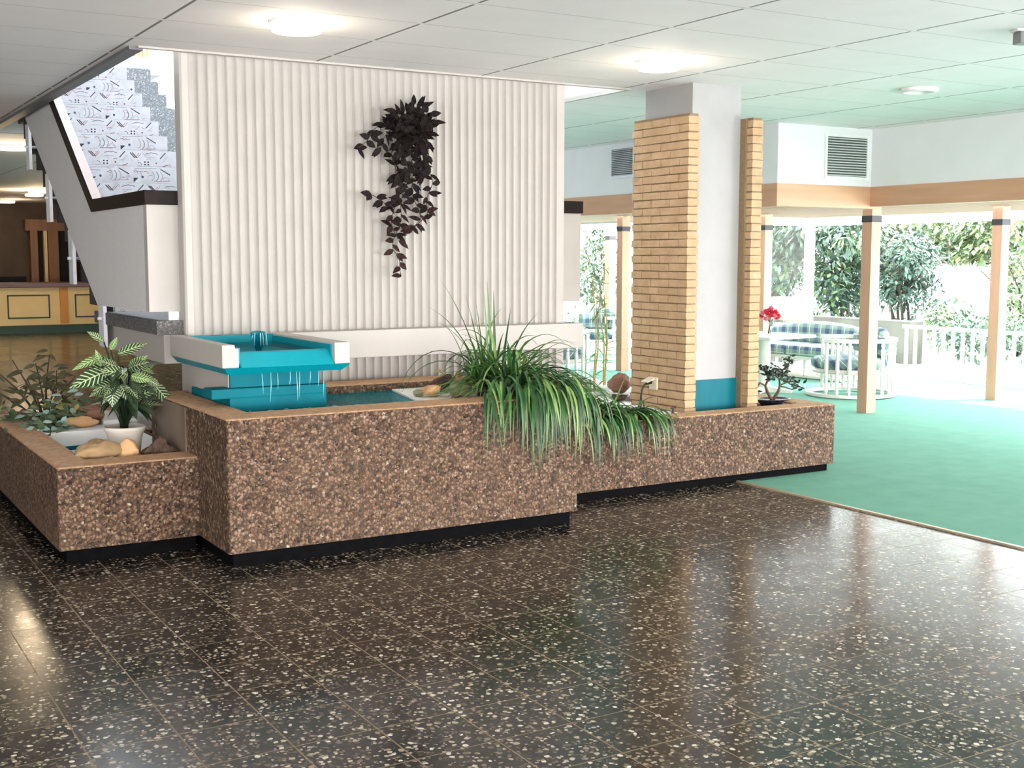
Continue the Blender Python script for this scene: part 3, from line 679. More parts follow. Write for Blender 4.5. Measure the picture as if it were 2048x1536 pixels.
# ================================================================== PILLAR
pl = thing('pillar', 'white square pillar flanked by yellow brick panels in the right planter', 'pillar', (5.87, 7.2, 0))
m = MB(); m.box(5.645, 6.095, 6.92, 7.47, 0.0, ZC); put('shaft', m, mk('pillar_white_paint', (.36, .355, .35), (.335, .33, .325), 5, .55, .06), pl)
m = MB(); m.box(5.642, 6.098, 6.915, 7.0, .40, .70); put('painted_base', m, mk('teal_pillar_paint', (.0, .11, .145), (.0, .15, .19), 14, .5, .2, spec=.15, stretch=(1, 1, .15)), pl)['label'] = 'turquoise painted foot of the pillar'
def bricks(x0, x1, y0, y1, z0, z1, seed, first):
    m = MB(); rnd = random.Random(seed); ch, jt, L = .0575, .008, .215
    m.box(x0+.008, x1-.008, y0+.008, y1-.006, z0, z1-.006, 1); z = z0; row = first
    while z + ch < z1+.01:
        y = y0 - (L*.5 if row % 2 else 0)
        while y < y1-.012:
            a, b = max(y, y0), min(y+L-jt, y1)
            if b-a > .03:
                e = lambda s=.0028: rnd.uniform(-s, s)
                bx0, bx1 = x0+e(), x1+e(); zz0, zz1 = z+e(.0015), z+ch-jt+e(.0015)
                b0 = [(bx0+e(), a+e(.002), zz0+e(.0015)), (bx1+e(), a+e(.002), zz0), (bx1, b, zz0), (bx0+e(), b, zz0+e(.0015))]
                t0 = [(bx0+e(), a+e(.002), zz1+e(.0015)), (bx1+e(), a+e(.002), zz1), (bx1, b, zz1), (bx0+e(), b, zz1+e(.0015))]
                m.hexa(b0, t0, 0)
            y += L
        z += ch; row += 1
    return m
put('brick_panel', bricks(5.535, 5.632, 6.82, 7.478, .46, 2.603, 3, 0), [M['brick'], M['mortar']], pl)
put('brick_panel', bricks(6.108, 6.207, 6.80, 7.46, .46, 2.603, 4, 1), [M['brick'], M['mortar']], pl)
m = MB(); m.box(5.626, 5.650, 6.86, 7.45, .45, 2.59); m.box(6.094, 6.112, 6.86, 7.45, .45, 2.59); put('mortar_bed', m, M['mortar'], pl)
# socket and lead on the bricks
so = thing('power_socket', 'cream power socket on the brick panel with plugged-in black lead', 'socket', (5.53, 7.18, .66))
m = MB(); m.box(5.515, 5.531, 7.125, 7.215, .620, .712, bev=.003); put('plate', m, M['cream'], so)
m = MB(); m.hexa([(5.45, 7.15, .675), (5.52, 7.15, .695), (5.52, 7.225, .695), (5.45, 7.225, .675)], [(5.45, 7.15, .682), (5.52, 7.15, .712), (5.52, 7.225, .712), (5.45, 7.225, .682)]); put('flap', m, M['cream'], so)
m = MB(); m.tube([(5.52, 7.19, .672), (5.49, 7.19, .672), (5.47, 7.19, .667)], .014, 8); put('plug', m, M['blk'], so)
m = MB(); m.tube([(5.475, 7.19, .667), (5.455, 7.195, .655), (5.437, 7.20, .62), (5.43, 7.20, .56), (5.43, 7.2, .48)], .0065, 8); put('lead', m, M['blk'], so)
tp_ = thing('tap', 'small metal stopcock standing on the white cover by the pillar', 'tap', (5.46, 6.86, .478))
m = MB(); m.tube([(5.46, 6.86, .478), (5.46, 6.86, .515)], .006, 8); m.lathe([(0, .478), (.012, .478), (.012, .486), (0, .487)], (5.46, 6.86, 0), 10); put('stem', m, M['bracket'], tp_)
m = MB(); m.tube([(5.44, 6.86, .518), (5.482, 6.858, .518)], .005, 8); put('handle', m, M['bracket'], tp_)

# ================================================================== CEILING FITTINGS
def lamp(x, y, label, group, glow, r=.135):
    t = local('ceiling_lamp', label, 'lamp', (x, y, ZC), 0, group)
    m = MB(); m.lathe([(r*1.06, 0), (r*1.08, -.006), (r*1.02, -.012)], seg=32); put('base_ring', m, M['lampwhite'], t)
    m = MB(); m.lathe([(r*1.0, -.008), (r, -.04), (r*.95, -.052), (r*.6, -.057), (0, -.058)], seg=32); put('diffuser', m, glow, t)
    return t
l1 = lamp(2.42, 6.24, 'lit round ceiling lamp nearest the stair opening', 'round ceiling lamps', M['glowlamp'])
dup(l1, (4.86, 6.30, ZC), 0, 'lit round ceiling lamp just in front of the white pillar', 'round ceiling lamps')
lf = lamp(2.33, 14.7, 'lit round lamp on the far lobby ceiling beside the stair parapet', 'lamps over the far lobby', M['glowfar'], .17)
dup(lf, (4.29, 24.4, ZC), 0, 'lit far lobby lamp, upper one of the close pair by the stair', 'lamps over the far lobby')
dup(lf, (4.48, 25.9, ZC), 0, 'lit far lobby lamp, lower one of the close pair by the stair', 'lamps over the far lobby')
dup(lf, (4.50, 29.4, ZC), 0, 'lit far lobby lamp farthest away, above the dark wall', 'lamps over the far lobby')
for k, (x, y) in enumerate(((-1.2, 6.24), (-1.2, 1.4), (2.42, 1.4), (4.86, 1.4))): dup(l1, (x, y, ZC), 0, ('lit round ceiling lamp over the open lobby left of the planters', 'lit round ceiling lamp behind the viewer on the left', 'lit round ceiling lamp above the viewer', 'lit round ceiling lamp above the viewer toward the carpet')[k], 'round ceiling lamps')
t = local('ceiling_speaker', 'unlit white ring fitting in the ceiling tiles beyond the pillar', 'ceiling fitting', (7.27, 6.31, ZC))
m = MB(); m.lathe([(.135, 0), (.14, -.012), (.125, -.03), (.10, -.03), (.085, -.018), (.075, -.004)], seg=32); put('ring', m, M['lampwhite'], t)
m = MB(); m.lathe([(.085, -.003), (.05, -.016), (0, -.016)], seg=24); put('disc', m, M['soffit'], t)
t = local('ceiling_camera', 'small grey camera bracket hanging from the ceiling at the right edge', 'camera', (5.90, 4.40, ZC), -.5)
m = MB(); m.box(-.07, .07, -.045, .045, -.012, 0); put('base', m, M['lampwhite'], t)
m = MB(); m.box(-.055, .11, -.05, .05, -.075, -.012, bev=.008); put('body', m, mk('grey_camera_body', (.18, .18, .18), None, 20, .4), t)
m = MB(); m.lathe([(.034, -.07), (.03, -.1), (.015, -.115), (0, -.117)], (.06, 0, 0), 16); put('dome', m, M['blk'], t)

def louvre(label, frame, vert, horiz, mats, n, loc, dark):
    """loc = plane origin; local x runs along the wall, faces -y when rotz = 0"""
    t = local('wall_vent', label, 'vent', loc[0], loc[1])
    w, h = horiz, vert
    m = MB(); m.box(-w/2, w/2, -.004, 0, -h/2, h/2); put('backing', m, dark, t)
    m = MB(); f = .028
    m.box(-w/2-f, w/2+f, -.016, 0, h/2, h/2+f); m.box(-w/2-f, w/2+f, -.016, 0, -h/2-f, -h/2); m.box(-w/2-f, -w/2, -.016, 0, -h/2, h/2); m.box(w/2, w/2+f, -.016, 0, -h/2, h/2); put('frame', m, mats, t)
    m = MB()
    for k in range(n):
        z = -h/2+h*(k+.5)/n; m.hexa([(-w/2, -.02, z-.008), (w/2, -.02, z-.008), (w/2, -.003, z+.002), (-w/2, -.003, z+.002)], [(-w/2, -.02, z-.005), (w/2, -.02, z-.005), (w/2, -.003, z+.006), (-w/2, -.003, z+.006)])
    put('slat', m, mats, t)
louvre('pale louvred vent on the white bulkhead facing the lobby', None, .37, .53, M['vent'], 15, ((8.87, 8.549, 2.545), 0), mk('vent_shade', (.06, .08, .07), None, 9, .7))
louvre('dark louvred vent half hidden behind the brick pillar', None, .29, .40, M['steel'], 15, ((7.988, 10.97, 2.62), -pi/2), M['ventdark'])

# ================================================================== LOUNGE POSTS
def post(x, y, label, s=.13):
    t = local('timber_post', label, 'post', (x, y, .006), 0, 'timber posts of the lounge bay')
    m = MB(); m.box(0, s, 0, s, 0, 2.15, bev=.003); put('shaft', m, M['wood'], t)
    m = MB(); m.box(-.004, s+.004, -.004, s+.004, 1.935, 2.0); put('bracket', m, M['bracket'], t)['label'] = 'dark metal collar'
    return t
p1 = post(9.46, 8.75, 'timber post standing in front of the plaid tub chair')
dup(p1, (11.53, 8.80, .006), 0, 'timber post in the glare at the right edge, before the window', 'timber posts of the lounge bay')
dup(p1, (11.16, 12.15, .006), 0, 'timber post mostly hidden behind the right brick panel', 'timber posts of the lounge bay')
dup(p1, (10.02, 13.75, .006), 0, 'timber post beside the bamboo, just left of the brick panel', 'timber posts of the lounge bay')
dup(p1, (12.12, 17.0, -.06), 0, 'timber post behind its twin, farther from the brick panel', 'timber posts of the lounge bay')
t = local('hanging_ornament', 'small black oval ornament hanging beside the timber post', 'ornament', (9.62, 8.85, 1.33))
m = MB(); m.lathe([(0, -.13), (.012, -.10), (.022, -.04), (.020, .02), (.010, .06), (.006, .10), (0, .11)], seg=10); put('pendant', m, M['blk'], t)
m = MB(); m.tube([(0, 0, .1), (0, 0, .8)], .0015, 5); m.tube([(0, 0, .8), (-.05, 0, .8)], .002, 5); put('cord', m, M['blk'], t)

# ================================================================== WINDOWS of the lounge bay
def window(idx, a, b, z1, muls, label):
    ax, ay = a; bx, by = b; d = Vector((bx-ax, by-ay, 0)); L = d.length; ang = atan2(d.y, d.x)
    t = bpy.data.objects.new('window_%d' % idx, None); COL.objects.link(t); t.location = (ax, ay, 0); t.rotation_euler = (0, 0, ang); t['_o'] = (0, 0, 0)
    t['kind'] = 'structure'; t['label'] = label; t['category'] = 'window'
    m = MB(); m.box(0, L, -.03, .03, .006, .07); m.box(0, L, -.03, .03, z1-.07, 2.24)
    for u in muls: m.box(u-.035, u+.035, -.03, .03, .07, z1-.07)
    put('window_frame', m, M['steel'], t)
    us = sorted(muls)
    for u0, u1 in zip(us, us[1:]):
        m = MB(); m.poly([(u0+.035, 0, .07), (u1-.035, 0, .07), (u1-.035, 0, z1-.07), (u0+.035, 0, z1-.07)]); put('pane', m, M['glass'], t)
window(1, (12.8, -7), (12.8, 13), 2.10, [.04, 2.5, 5, 7.5, 9.7, 12.2, 14.5, 16.72, 18.78, 19.96], 'tall glazed wall along the bright side of the lounge')
window(2, (12.8, 13), (11.6, 13), 2.10, [.04, 1.16], 'narrow glazed return behind the plaid sofa')
window(3, (11.6, 13), (11.6, 20), 2.10, [.04, 2.4, 4.7, 6.96], 'far glazed wall seen between ribbed wall and brick pillar')
window(4, (11.6, 20), (8.0, 20), 2.10, [.04, 1.8, 3.56], 'glazed end wall of the lounge')

# ================================================================== LOUNGE FURNITURE
def spindle(m, x, y, z0, z1):
    h = z1-z0; r = .020
    m.lathe([(r*.75, 0), (r, .04*h), (r*1.25, .06*h), (r*.8, .09*h), (r*1.1, .3*h), (r*1.35, .36*h), (r*.8, .40*h), (r*1.25, .46*h), (r*.95, .7*h), (r*1.3, .86*h), (r*.8, .9*h), (r*1.2, .94*h), (r*.8, h)], (x, y, z0), 8)
def arcstrip(m, r0, r1, z0, z1, a0, a1, n=20, mi=0, bulge=0):
    """solid curved bar between radii r0..r1, heights z0..z1"""
    prev = None
    for k in range(n+1):
        a = a0+(a1-a0)*k/n; c, s = cos(a), sin(a)
        if bulge:
            e = sin(pi*min(max(k/n, .04), .96))**.3; rm = (r0+r1)/2; hr = (r1-r0)/2*e; zm = (z0+z1)/2; hz = (z1-z0)/2*e
            row = [m.v((rm+hr*cos(q)*abs(cos(q))**-.35 if abs(cos(q)) > .05 else rm)*c, (rm+hr*cos(q)*abs(cos(q))**-.35 if abs(cos(q)) > .05 else rm)*s, zm+hz*(sin(q)*abs(sin(q))**-.35 if abs(sin(q)) > .05 else 0)) for q in [2*pi*j/12+.01 for j in range(12)]]
        else: row = [m.v(r0*c, r0*s, z0), m.v(r1*c, r1*s, z0), m.v(r1*c, r1*s, z1), m.v(r0*c, r0*s, z1)]
        if prev:
            q = len(row)
            for j in range(q): m.face([prev[j], prev[(j+1) % q], row[(j+1) % q], row[j]], mi, bool(bulge))
        else: m.face(row[::-1], mi)
        prev = row
    m.face(prev, mi)
def cushion_disc(m, r, z0, z1, cx=0, cy=0, sq=1.0, seg=28):
    h = z1-z0
    m.lathe([(0, 0), (r*.9, 0), (r*.98, h*.15), (r, h*.5), (r*.98, h*.85), (r*.9, h), (0, h*1.06)], (cx, cy, z0), seg)
A0, A1 = -radians(130), radians(130)
def tub_chair(label, loc, rot, group='cream spindle tub chairs'):
    """open side faces local -x, curved back round local +x"""
    t = local('tub_chair', label, 'chair', loc, rot, group); R = .475
    m = MB(); arcstrip(m, R-.03, R+.03, .012, .045, A0, A1, 24); arcstrip(m, R-.03, R+.03, .012, .044, A1, 2*pi+A0, 10); put('base_ring', m, M['fwhite'], t)
    m = MB(); arcstrip(m, R-.035, R+.035, .63, .67, A0, A1, 24); put('arm_rail', m, M['fwhite'], t)
    for k in range(17):
        a = A0+.03+(A1-A0-.06)*k/16; m = MB(); spindle(m, R*cos(a), R*sin(a), .045, .63); put('spindle', m, M['fwhite'], t)
    m = MB(); m.lathe([(0, .27), (R-.045, .27), (R-.045, .32), (0, .32)], seg=28); put('seat_frame', m, M['fwhite'], t)
    m = MB(); cushion_disc(m, R-.045, .32, .44, -.02, 0); put('seat_cushion', m, M['plaid'], t)
    m = MB(); arcstrip(m, R-.19, R-.045, .42, .78, -radians(28), radians(82), 16, 0, 1); put('back_cushion', m, M['plaida'], t)
    return t
tc = tub_chair('cream spindle tub chair with plaid cushions behind the front timber post', (10.56, 10.02, .006), radians(-42))
dup(tc, (8.33, 12.95, .006), radians(200), 'cream spindle tub chair seen just right of the ribbed wall', 'cream spindle tub chairs')
dup(tc, (11.0, 15.75, .006), radians(20), 'cream tub chair far off near the bamboo stems', 'cream spindle tub chairs')
# long curved sofa along the glass
sf = local('sofa', 'plaid cushioned cream sofa along the window behind the table', 'sofa', (11.82, 12.0, .006), radians(3))
m = MB(); m.box(-.42, .38, -.95, .95, .25, .30, bev=.008); put('seat_frame', m, M['fwhite'], sf)
m = MB(); m.box(-.36, .36, -.90, .90, .01, .04); put('base_frame', m, M['fwhite'], sf)
for k, (x, y) in enumerate([(-.36, -.88+.293*j) for j in range(7)] + [(.34, -.88+.293*j) for j in range(7)]):
    m = MB(); spindle(m, x, y, .04, .25); put('spindle', m, M['fwhite'], sf)
for k in range(2):
    m = MB(); m.box(-.44, .25, -.95+.955*k, -.005+.955*k, .30, .43, bev=.035); put('seat_cushion', m, M['plaid'], sf, smooth=True)
def backcush(y0, y1):
    m = MB(); prev = None
    for k in range(15):
        u = k/14; y = y0+(y1-y0)*u; e = sin(pi*min(max(u, .02), .98))**.28; zt = .36+.36*(.82+.18*sin(pi*u)); row = []
        for q in range(14):
            a = 2*pi*q/14; c, s = cos(a), sin(a); row.append(m.v(.27+.10*e*math.copysign(abs(c)**.6, c), y, (.40+zt)/2+(zt-.40)/2*e*math.copysign(abs(s)**.6, s)))
        if prev:
            for q in range(14): m.face([prev[q], prev[(q+1) % 14], row[(q+1) % 14], row[q]], 0, True)
        else: m.face(row[::-1])
        prev = row
    m.face(prev); return m
put('back_cushion', backcush(-.98, .98), M['plaid'], sf)
m = MB(); m.box(.35, .40, -.95, .95, .30, .66, bev=.01); put('back_rail', m, M['fwhite'], sf)
# table with flowers
tb = local('table', 'square cream pedestal table carrying the red flowers', 'table', (9.95, 10.80, .006), radians(8))
m = MB(); m.box(-.42, .42, -.42, .42, .645, .68, bev=.006); put('table_top', m, M['fwhite'], tb)
m = MB(); m.lathe([(.055, .05), (.09, .07), (.06, .12), (.075, .2), (.085, .3), (.06, .34), (.075, .38), (.07, .6), (.10, .645)], seg=18); put('pedestal', m, M['fwhite'], tb)
for k in range(4):
    m = MB(); a = pi/2*k+.4; c, s = cos(a), sin(a); m.hexa([(x*c-y*s, x*s+y*c, z) for x, y, z in ((.02, -.03, .0), (.34, -.03, .0), (.34, .03, .0), (.02, .03, .0))], [(x*c-y*s, x*s+y*c, z) for x, y, z in ((.02, -.03, .075), (.34, -.025, .03), (.34, .025, .03), (.02, .03, .075))]); put('foot', m, M['fwhite'], tb)
vs = local('flower_vase', 'glass vase of red and pink flowers on the cream table', 'vase', (9.86, 10.62, .686))
m = MB(); m.lathe([(0, 0), (.045, 0), (.05, .02), (.04, .09), (.045, .17), (.052, .20)], seg=18); put('vase', m, m_glass('vase_glass', 1.0), vs)
m = MB(); rnd = random.Random(8)
for k in range(9): m.tube([(rnd.uniform(-.02, .02), rnd.uniform(-.02, .02), .02), (0, 0, .15), (rnd.uniform(-.07, .07), rnd.uniform(-.07, .07), .22)], .003, 5)
put('stem', m, M['olive'], vs)
for k in range(16):
    m = MB(); a = k*2.4; rr = .115*sqrt((k+.3)/16); c = Vector((rr*cos(a)*1.1, rr*sin(a)*.8, .26-.09*(k/16)+rnd.uniform(-.03, .03)))
    for j in range(13):
        b_ = j*2.39; e = .15+j*.085; d = Vector((sin(e)*cos(b_), sin(e)*sin(b_), cos(e))); m.leaf(c, d, Vector((0, 0, 1)) if e > .4 else Vector((1, 0, 0)), .062, .055, seg=2)
    put('bloom', m, M['red'] if k % 3 else M['pink'], vs)

# ================================================================== RECEPTION, far left
rc = thing('reception_counter', 'pale yellow reception counter with dark green outlined panels', 'counter', (4.2, 26.9, 0))
m = MB(); m.box(1.0, 7.6, 26.8, 27.4, .17, .95); put('counter_body', m, M['yellow'], rc)
m = MB(); m.box(1.0, 7.6, 26.84, 27.4, .0, .19); put('kick_board', m, M['dgreen'], rc)['label'] = 'dark green kick board'
m = MB(); m.box(.95, 7.65, 26.68, 27.5, .95, 1.05, bev=.01); put('counter_top', m, M['mahog'], rc)['label'] = 'dark red brown counter top'
for x0, x1 in ((2.72, 3.55), (4.03, 4.86), (5.36, 6.19), (6.5, 7.3)):
    m = MB(); w = .028
    m.box(x0, x1, 26.785, 26.8, .80-w, .80); m.box(x0, x1, 26.785, 26.8, .31, .31+w); m.box(x0, x0+w, 26.785, 26.8, .31, .80); m.box(x1-w, x1, 26.785, 26.8, .31, .80); put('panel_frame', m, M['dgreen'], rc)
m = MB(); m.box(5.06, 5.22, 26.76, 26.81, .19, .95); put('pilaster', m, M['orange'], rc)['label'] = 'orange upright strip'
cb = thing('door_frame', 'orange wooden door frame with two dark openings behind the counter', 'door frame', (5.5, 30.3, 0))
for x0, x1, mt in ((5.10, 5.26, 'orwood'), (5.40, 5.47, 'yellow'), (5.49, 5.72, 'orwood'), (5.96, 6.12, 'orwood')):
    m = MB(); m.box(x0, x1, 30.2, 30.45, 0, 2.24); put('jamb', m, M[mt], cb)
m = MB(); m.box(5.0, 6.2, 30.18, 30.46, 2.18, 2.44); put('lintel', m, M['orwood'], cb)
for x0, x1 in ((5.26, 5.40), (5.72, 5.96)):
    m = MB(); m.box(x0, x1, 30.35, 30.4, 0, 2.2); put('dark_opening', m, M['dark'], cb)
m = MB(); m.box(6.35, 6.75, 29.4, 29.8, 0, ZC); tag(put('square_column', m, M['yellow'], loc=(6.5, 29.6, 0)), 'pale yellow square column behind the counter beside the stair', 'column')
m = MB(); m.box(1.0, 5.0, 30.3, 30.55, 0, 1.12); tag(put('back_cupboard', m, M['dark'], loc=(3, 30.4, 0)), 'dark low cupboard along the far wall behind the counter', 'cupboard')
hp2 = thing('trailing_plant', 'small trailing plant hanging on the far column behind the counter', 'plant', (6.28, 29.9, 1.6))
m = MB(); rnd = random.Random(77)
for k in range(60):
    p = Vector((6.28+rnd.gauss(0, .07), 29.45+rnd.gauss(0, .05), 1.55+rnd.gauss(0, .14))); m.leaf(p, (rnd.gauss(0, 1), rnd.gauss(0, 1), -1), (0, -1, .3), .12, .06, seg=2)
put('leaves', m, M['olive'], hp2)
m = MB(); m.tube([(6.28, 29.4, 1.95), (6.28, 29.4, 1.5)], .01, 6); m.lathe([(0, 0), (.06, 0), (.08, .12)], (6.28, 29.42, 1.6), 12); put('hanging_pot', m, M['bark'], hp2)

# ================================================================== PLANTS AND ROCKS IN THE PLANTERS
# -- hanging dark trailing plant on the ribbed wall
hg = thing('hanging_plant', 'dark purple trailing plant hanging on the ribbed wall', 'plant', (3.62, 7.44, 2.5))
rnd = random.Random(21)
vines = [[(3.55, 2.50), (3.42, 2.44), (3.34, 2.36), (3.25, 2.29)], [(3.58, 2.5), (3.56, 2.2), (3.58, 1.97), (3.56, 1.74), (3.52, 1.64), (3.58, 1.47)], [(3.68, 2.5), (3.78, 2.3), (3.79, 2.11), (3.78, 1.87), (3.71, 1.81), (3.62, 1.77)],
         [(3.62, 2.5), (3.66, 2.2), (3.70, 1.97), (3.71, 1.84), (3.66, 1.78)], [(3.56, 1.95), (3.47, 1.92), (3.42, 1.96), (3.36, 2.0)], [(3.58, 2.5), (3.53, 2.3), (3.55, 2.1), (3.52, 1.9), (3.55, 1.70)], [(3.65, 2.48), (3.74, 2.4), (3.72, 2.2), (3.66, 2.05)], [(3.55, 2.48), (3.45, 2.36), (3.41, 2.30)]]
ms = MB(); ml = MB(); ml2 = MB()
for vi, pl2 in enumerate(vines):
    pts = []
    for (x0, z0), (x1, z1) in zip(pl2, pl2[1:]):
        n = max(2, int(sqrt((x1-x0)**2+(z1-z0)**2)/.03))
        pts += [(x0+(x1-x0)*k/n, z0+(z1-z0)*k/n) for k in range(n)]
    pts.append(pl2[-1]); P3 = []
    for k, (x, z) in enumerate(pts): P3.append(Vector((x+.012*sin(k*.9+vi), 7.40+.03*sin(k*.5+vi*2)-.03*math.exp(-((2.5-z)/.2)**2), z)))
    ms.tube(P3, .0025, 5)
    for k, p in enumerate(P3[1:]):
        if rnd.random() < .06: continue
        sd = 1 if (k % 2) else -1
        for rep in range(1 if rnd.random() < .6 else 2):
            d = Vector((sd*rnd.uniform(.5, 1.2), rnd.uniform(-.6, .1), rnd.uniform(-1.1, .35)))
            (ml2 if (p.z < 1.9 and rnd.random() < .55) else ml).leaf(p, d, (rnd.uniform(-.5, .5), -1, rnd.uniform(.0, .8)), rnd.uniform(.055, .092), rnd.uniform(.03, .045), seg=4, curl=rnd.uniform(.05, .35))
for k in range(150):
    a = rnd.uniform(0, pi*2); r = rnd.random()**.5
    p = Vector((3.64+.15*r*cos(a), 7.38+rnd.uniform(-.09, .05), 2.46+.10*r*sin(a)+rnd.uniform(-.05, .03)))
    ml.leaf(p, (p.x-3.63+rnd.gauss(0, .12), rnd.uniform(-.25, .05), (p.z-2.42)*.8+rnd.gauss(0, .12)), (rnd.uniform(-.5, .5), -1, rnd.uniform(0, 1)), rnd.uniform(.06, .11), rnd.uniform(.03, .045), seg=4, curl=rnd.uniform(.1, .5))
for k in range(60):
    p = Vector((rnd.uniform(3.54, 3.74), 7.38+rnd.uniform(-.05, .05), rnd.uniform(2.12, 2.40)))
    ml.leaf(p, (rnd.gauss(0, .7), rnd.uniform(-.5, .1), rnd.uniform(-1.2, .2)), (rnd.uniform(-.5, .5), -1, rnd.uniform(0, .8)), rnd.uniform(.05, .09), rnd.uniform(.028, .042), seg=4, curl=.25)
put('vine', ms, M['bark'], hg); put('leaves', ml, M['dkleaf'], hg); put('leaves', ml2, M['rdleaf'], hg)['label'] = 'maroon leaves on the lower vines'
m = MB(); m.lathe([(0, 0), (.05, 0), (.075, .10), (.08, .10)], (3.62, 7.41, 2.40), 16); put('wall_pot', m, M['blk'], hg)

# -- big arching grass plant on the corner of the high planter
gr = thing('grass_plant', 'large arching green grass plant spilling over the tall planter corner', 'plant', (3.80, 6.45, .75))
rnd = random.Random(4); g1, g2, g3, g4 = MB(), MB(), MB(), MB(); CL = (5.998, .775)
def gb(base, az, el, L, W, droop, mb=None, bend=None):
    mb = mb or rnd.choice((g1, g1, g1, g2, g2, g3)); mb.blade(base, (cos(az)*cos(el), sin(az)*cos(el), sin(el)), L, W, droop, 0, 12, az, bend, CL)
for k in range(170):                                             # arching crown
    bx, by = rnd.choice(((3.70, 6.55), (3.82, 6.5), (3.90, 6.45), (3.80, 6.38))); az = rnd.uniform(0, 2*pi)
    gb((bx+rnd.gauss(0, .04), by+rnd.gauss(0, .04), .785), az, radians(rnd.uniform(25, 80)), rnd.uniform(.3, .6), rnd.uniform(.013, .021), rnd.uniform(1.8, 4.2))
for az, el, L, dr in ((2.9, 74, .74, .7), (3.0, 68, .66, 1.1), (2.8, 80, .60, .5), (3.1, 60, .80, 2.5), (2.95, 52, .74, 2.6), (.2, 62, .72, 1.9), (-.1, 58, .76, 2.0), (.1, 70, .55, 1.2), (1.5, 84, .66, .15), (1.2, 85, .60, .2), (0.4, 80, .50, .6), (3.3, 78, .45, .8), (2.4, 82, .52, .3), (.5, 50, .6, 2.6), (-.5, 50, .55, 2.8), (2.7, 70, .55, 1.6), (3.0, 84, .55, .3), (1.9, 86, .63, .2)):
    gb((3.80+.06*cos(az), 6.55+.03*sin(az), .785), az, radians(el), L, .018, dr, rnd.choice((g1, g2, g1)))
for k in range(190):                                             # curtain hanging over the front rim
    bx = rnd.gauss(3.84, .15); bx = min(max(bx, 3.50), 4.04); az = -pi/2+rnd.gauss((bx-3.83)*1.3, .38)
    L = rnd.uniform(.34, .56) if k % 3 else rnd.uniform(.5, .70)
    gb((bx, 6.20+rnd.uniform(-.10, .14), .79), az, radians(rnd.uniform(25, 62)), L, rnd.uniform(.014, .021), rnd.uniform(4.0, 10), rnd.choice((g1, g2, g2, g2, g3, g1, g2)), (rnd.gauss(0, .9), 0, 0))
for k in range(55):                                              # over the right-hand end
    gb((4.0+rnd.gauss(0, .03), 6.40+rnd.gauss(0, .12), .79), rnd.gauss(-.35, .35), radians(rnd.uniform(25, 60)), rnd.uniform(.3, .55), rnd.uniform(.012, .018), rnd.uniform(4, 7))
for k in range(16):                                              # thin yellowish blades trailing to the left over the white board
    gb((3.66+rnd.gauss(0, .03), 6.38+rnd.gauss(0, .05), .79), pi+rnd.uniform(-.15, .5), radians(rnd.uniform(5, 30)), rnd.uniform(.25, .5), .010, rnd.uniform(1.0, 2.2), g3)
for k in range(12): gb((3.85+rnd.gauss(0, .12), 6.18, .79), -pi/2+rnd.gauss(0, .5), radians(45), rnd.uniform(.4, .6), .011, 8, g4)
put('leaves', g1, M['grass'], gr); put('leaves', g2, M['grassd'], gr); put('leaves', g3, M['grassl'], gr)['label'] = 'pale yellow green blades'; put('leaves', g4, M['grassb'], gr)['label'] = 'dry brown blades'
m = MB(); m.rock((3.82, 6.45, .75), (.16, .16, .05), 3, sub=3, flat=.749); put('root_ball', m, M['soil'], gr)

# -- smaller grass plant in the right planter
gs = thing('grass_plant', 'smaller grass plant spilling over the low right planter', 'plant', (4.72, 6.80, .45))
rnd = random.Random(9); g1, g2, g3 = MB(), MB(), MB(); CL = (6.507, .508)
for k in range(150):
    bx = rnd.gauss(4.76, .14); az = rnd.uniform(0, 2*pi); gb((min(max(bx, 4.3), 5.1), 6.80+rnd.gauss(0, .06), .50), az, radians(rnd.uniform(15, 65)), rnd.uniform(.22, .42), rnd.uniform(.016, .024), rnd.uniform(3.5, 6.5))
for k in range(110):
    bx = rnd.gauss(4.78, .16); az = -pi/2+rnd.gauss(.25, .5); gb((min(max(bx, 4.3), 5.1), 6.64+rnd.uniform(-.05, .1), .52), az, radians(rnd.uniform(25, 55)), rnd.uniform(.20, .48), rnd.uniform(.014, .022), rnd.uniform(4.5, 10), rnd.choice((g1, g2, g2, g2, g3)), (rnd.gauss(.5, 1), 0, 0))
gb((4.70, 6.80, .50), 1, radians(86), .28, .022, .2); gb((4.86, 6.80, .50), .5, radians(48), .36, .013, .3, g3)
put('leaves', g1, M['grass'], gs); put('leaves', g2, M['grassd'], gs); put('leaves', g3, M['grassl'], gs)['label'] = 'pale blades'
m = MB(); m.rock((4.74, 6.84, .452), (.2, .1, .05), 31, sub=2, flat=.4505); put('root_ball', m, M['soil'], gs)

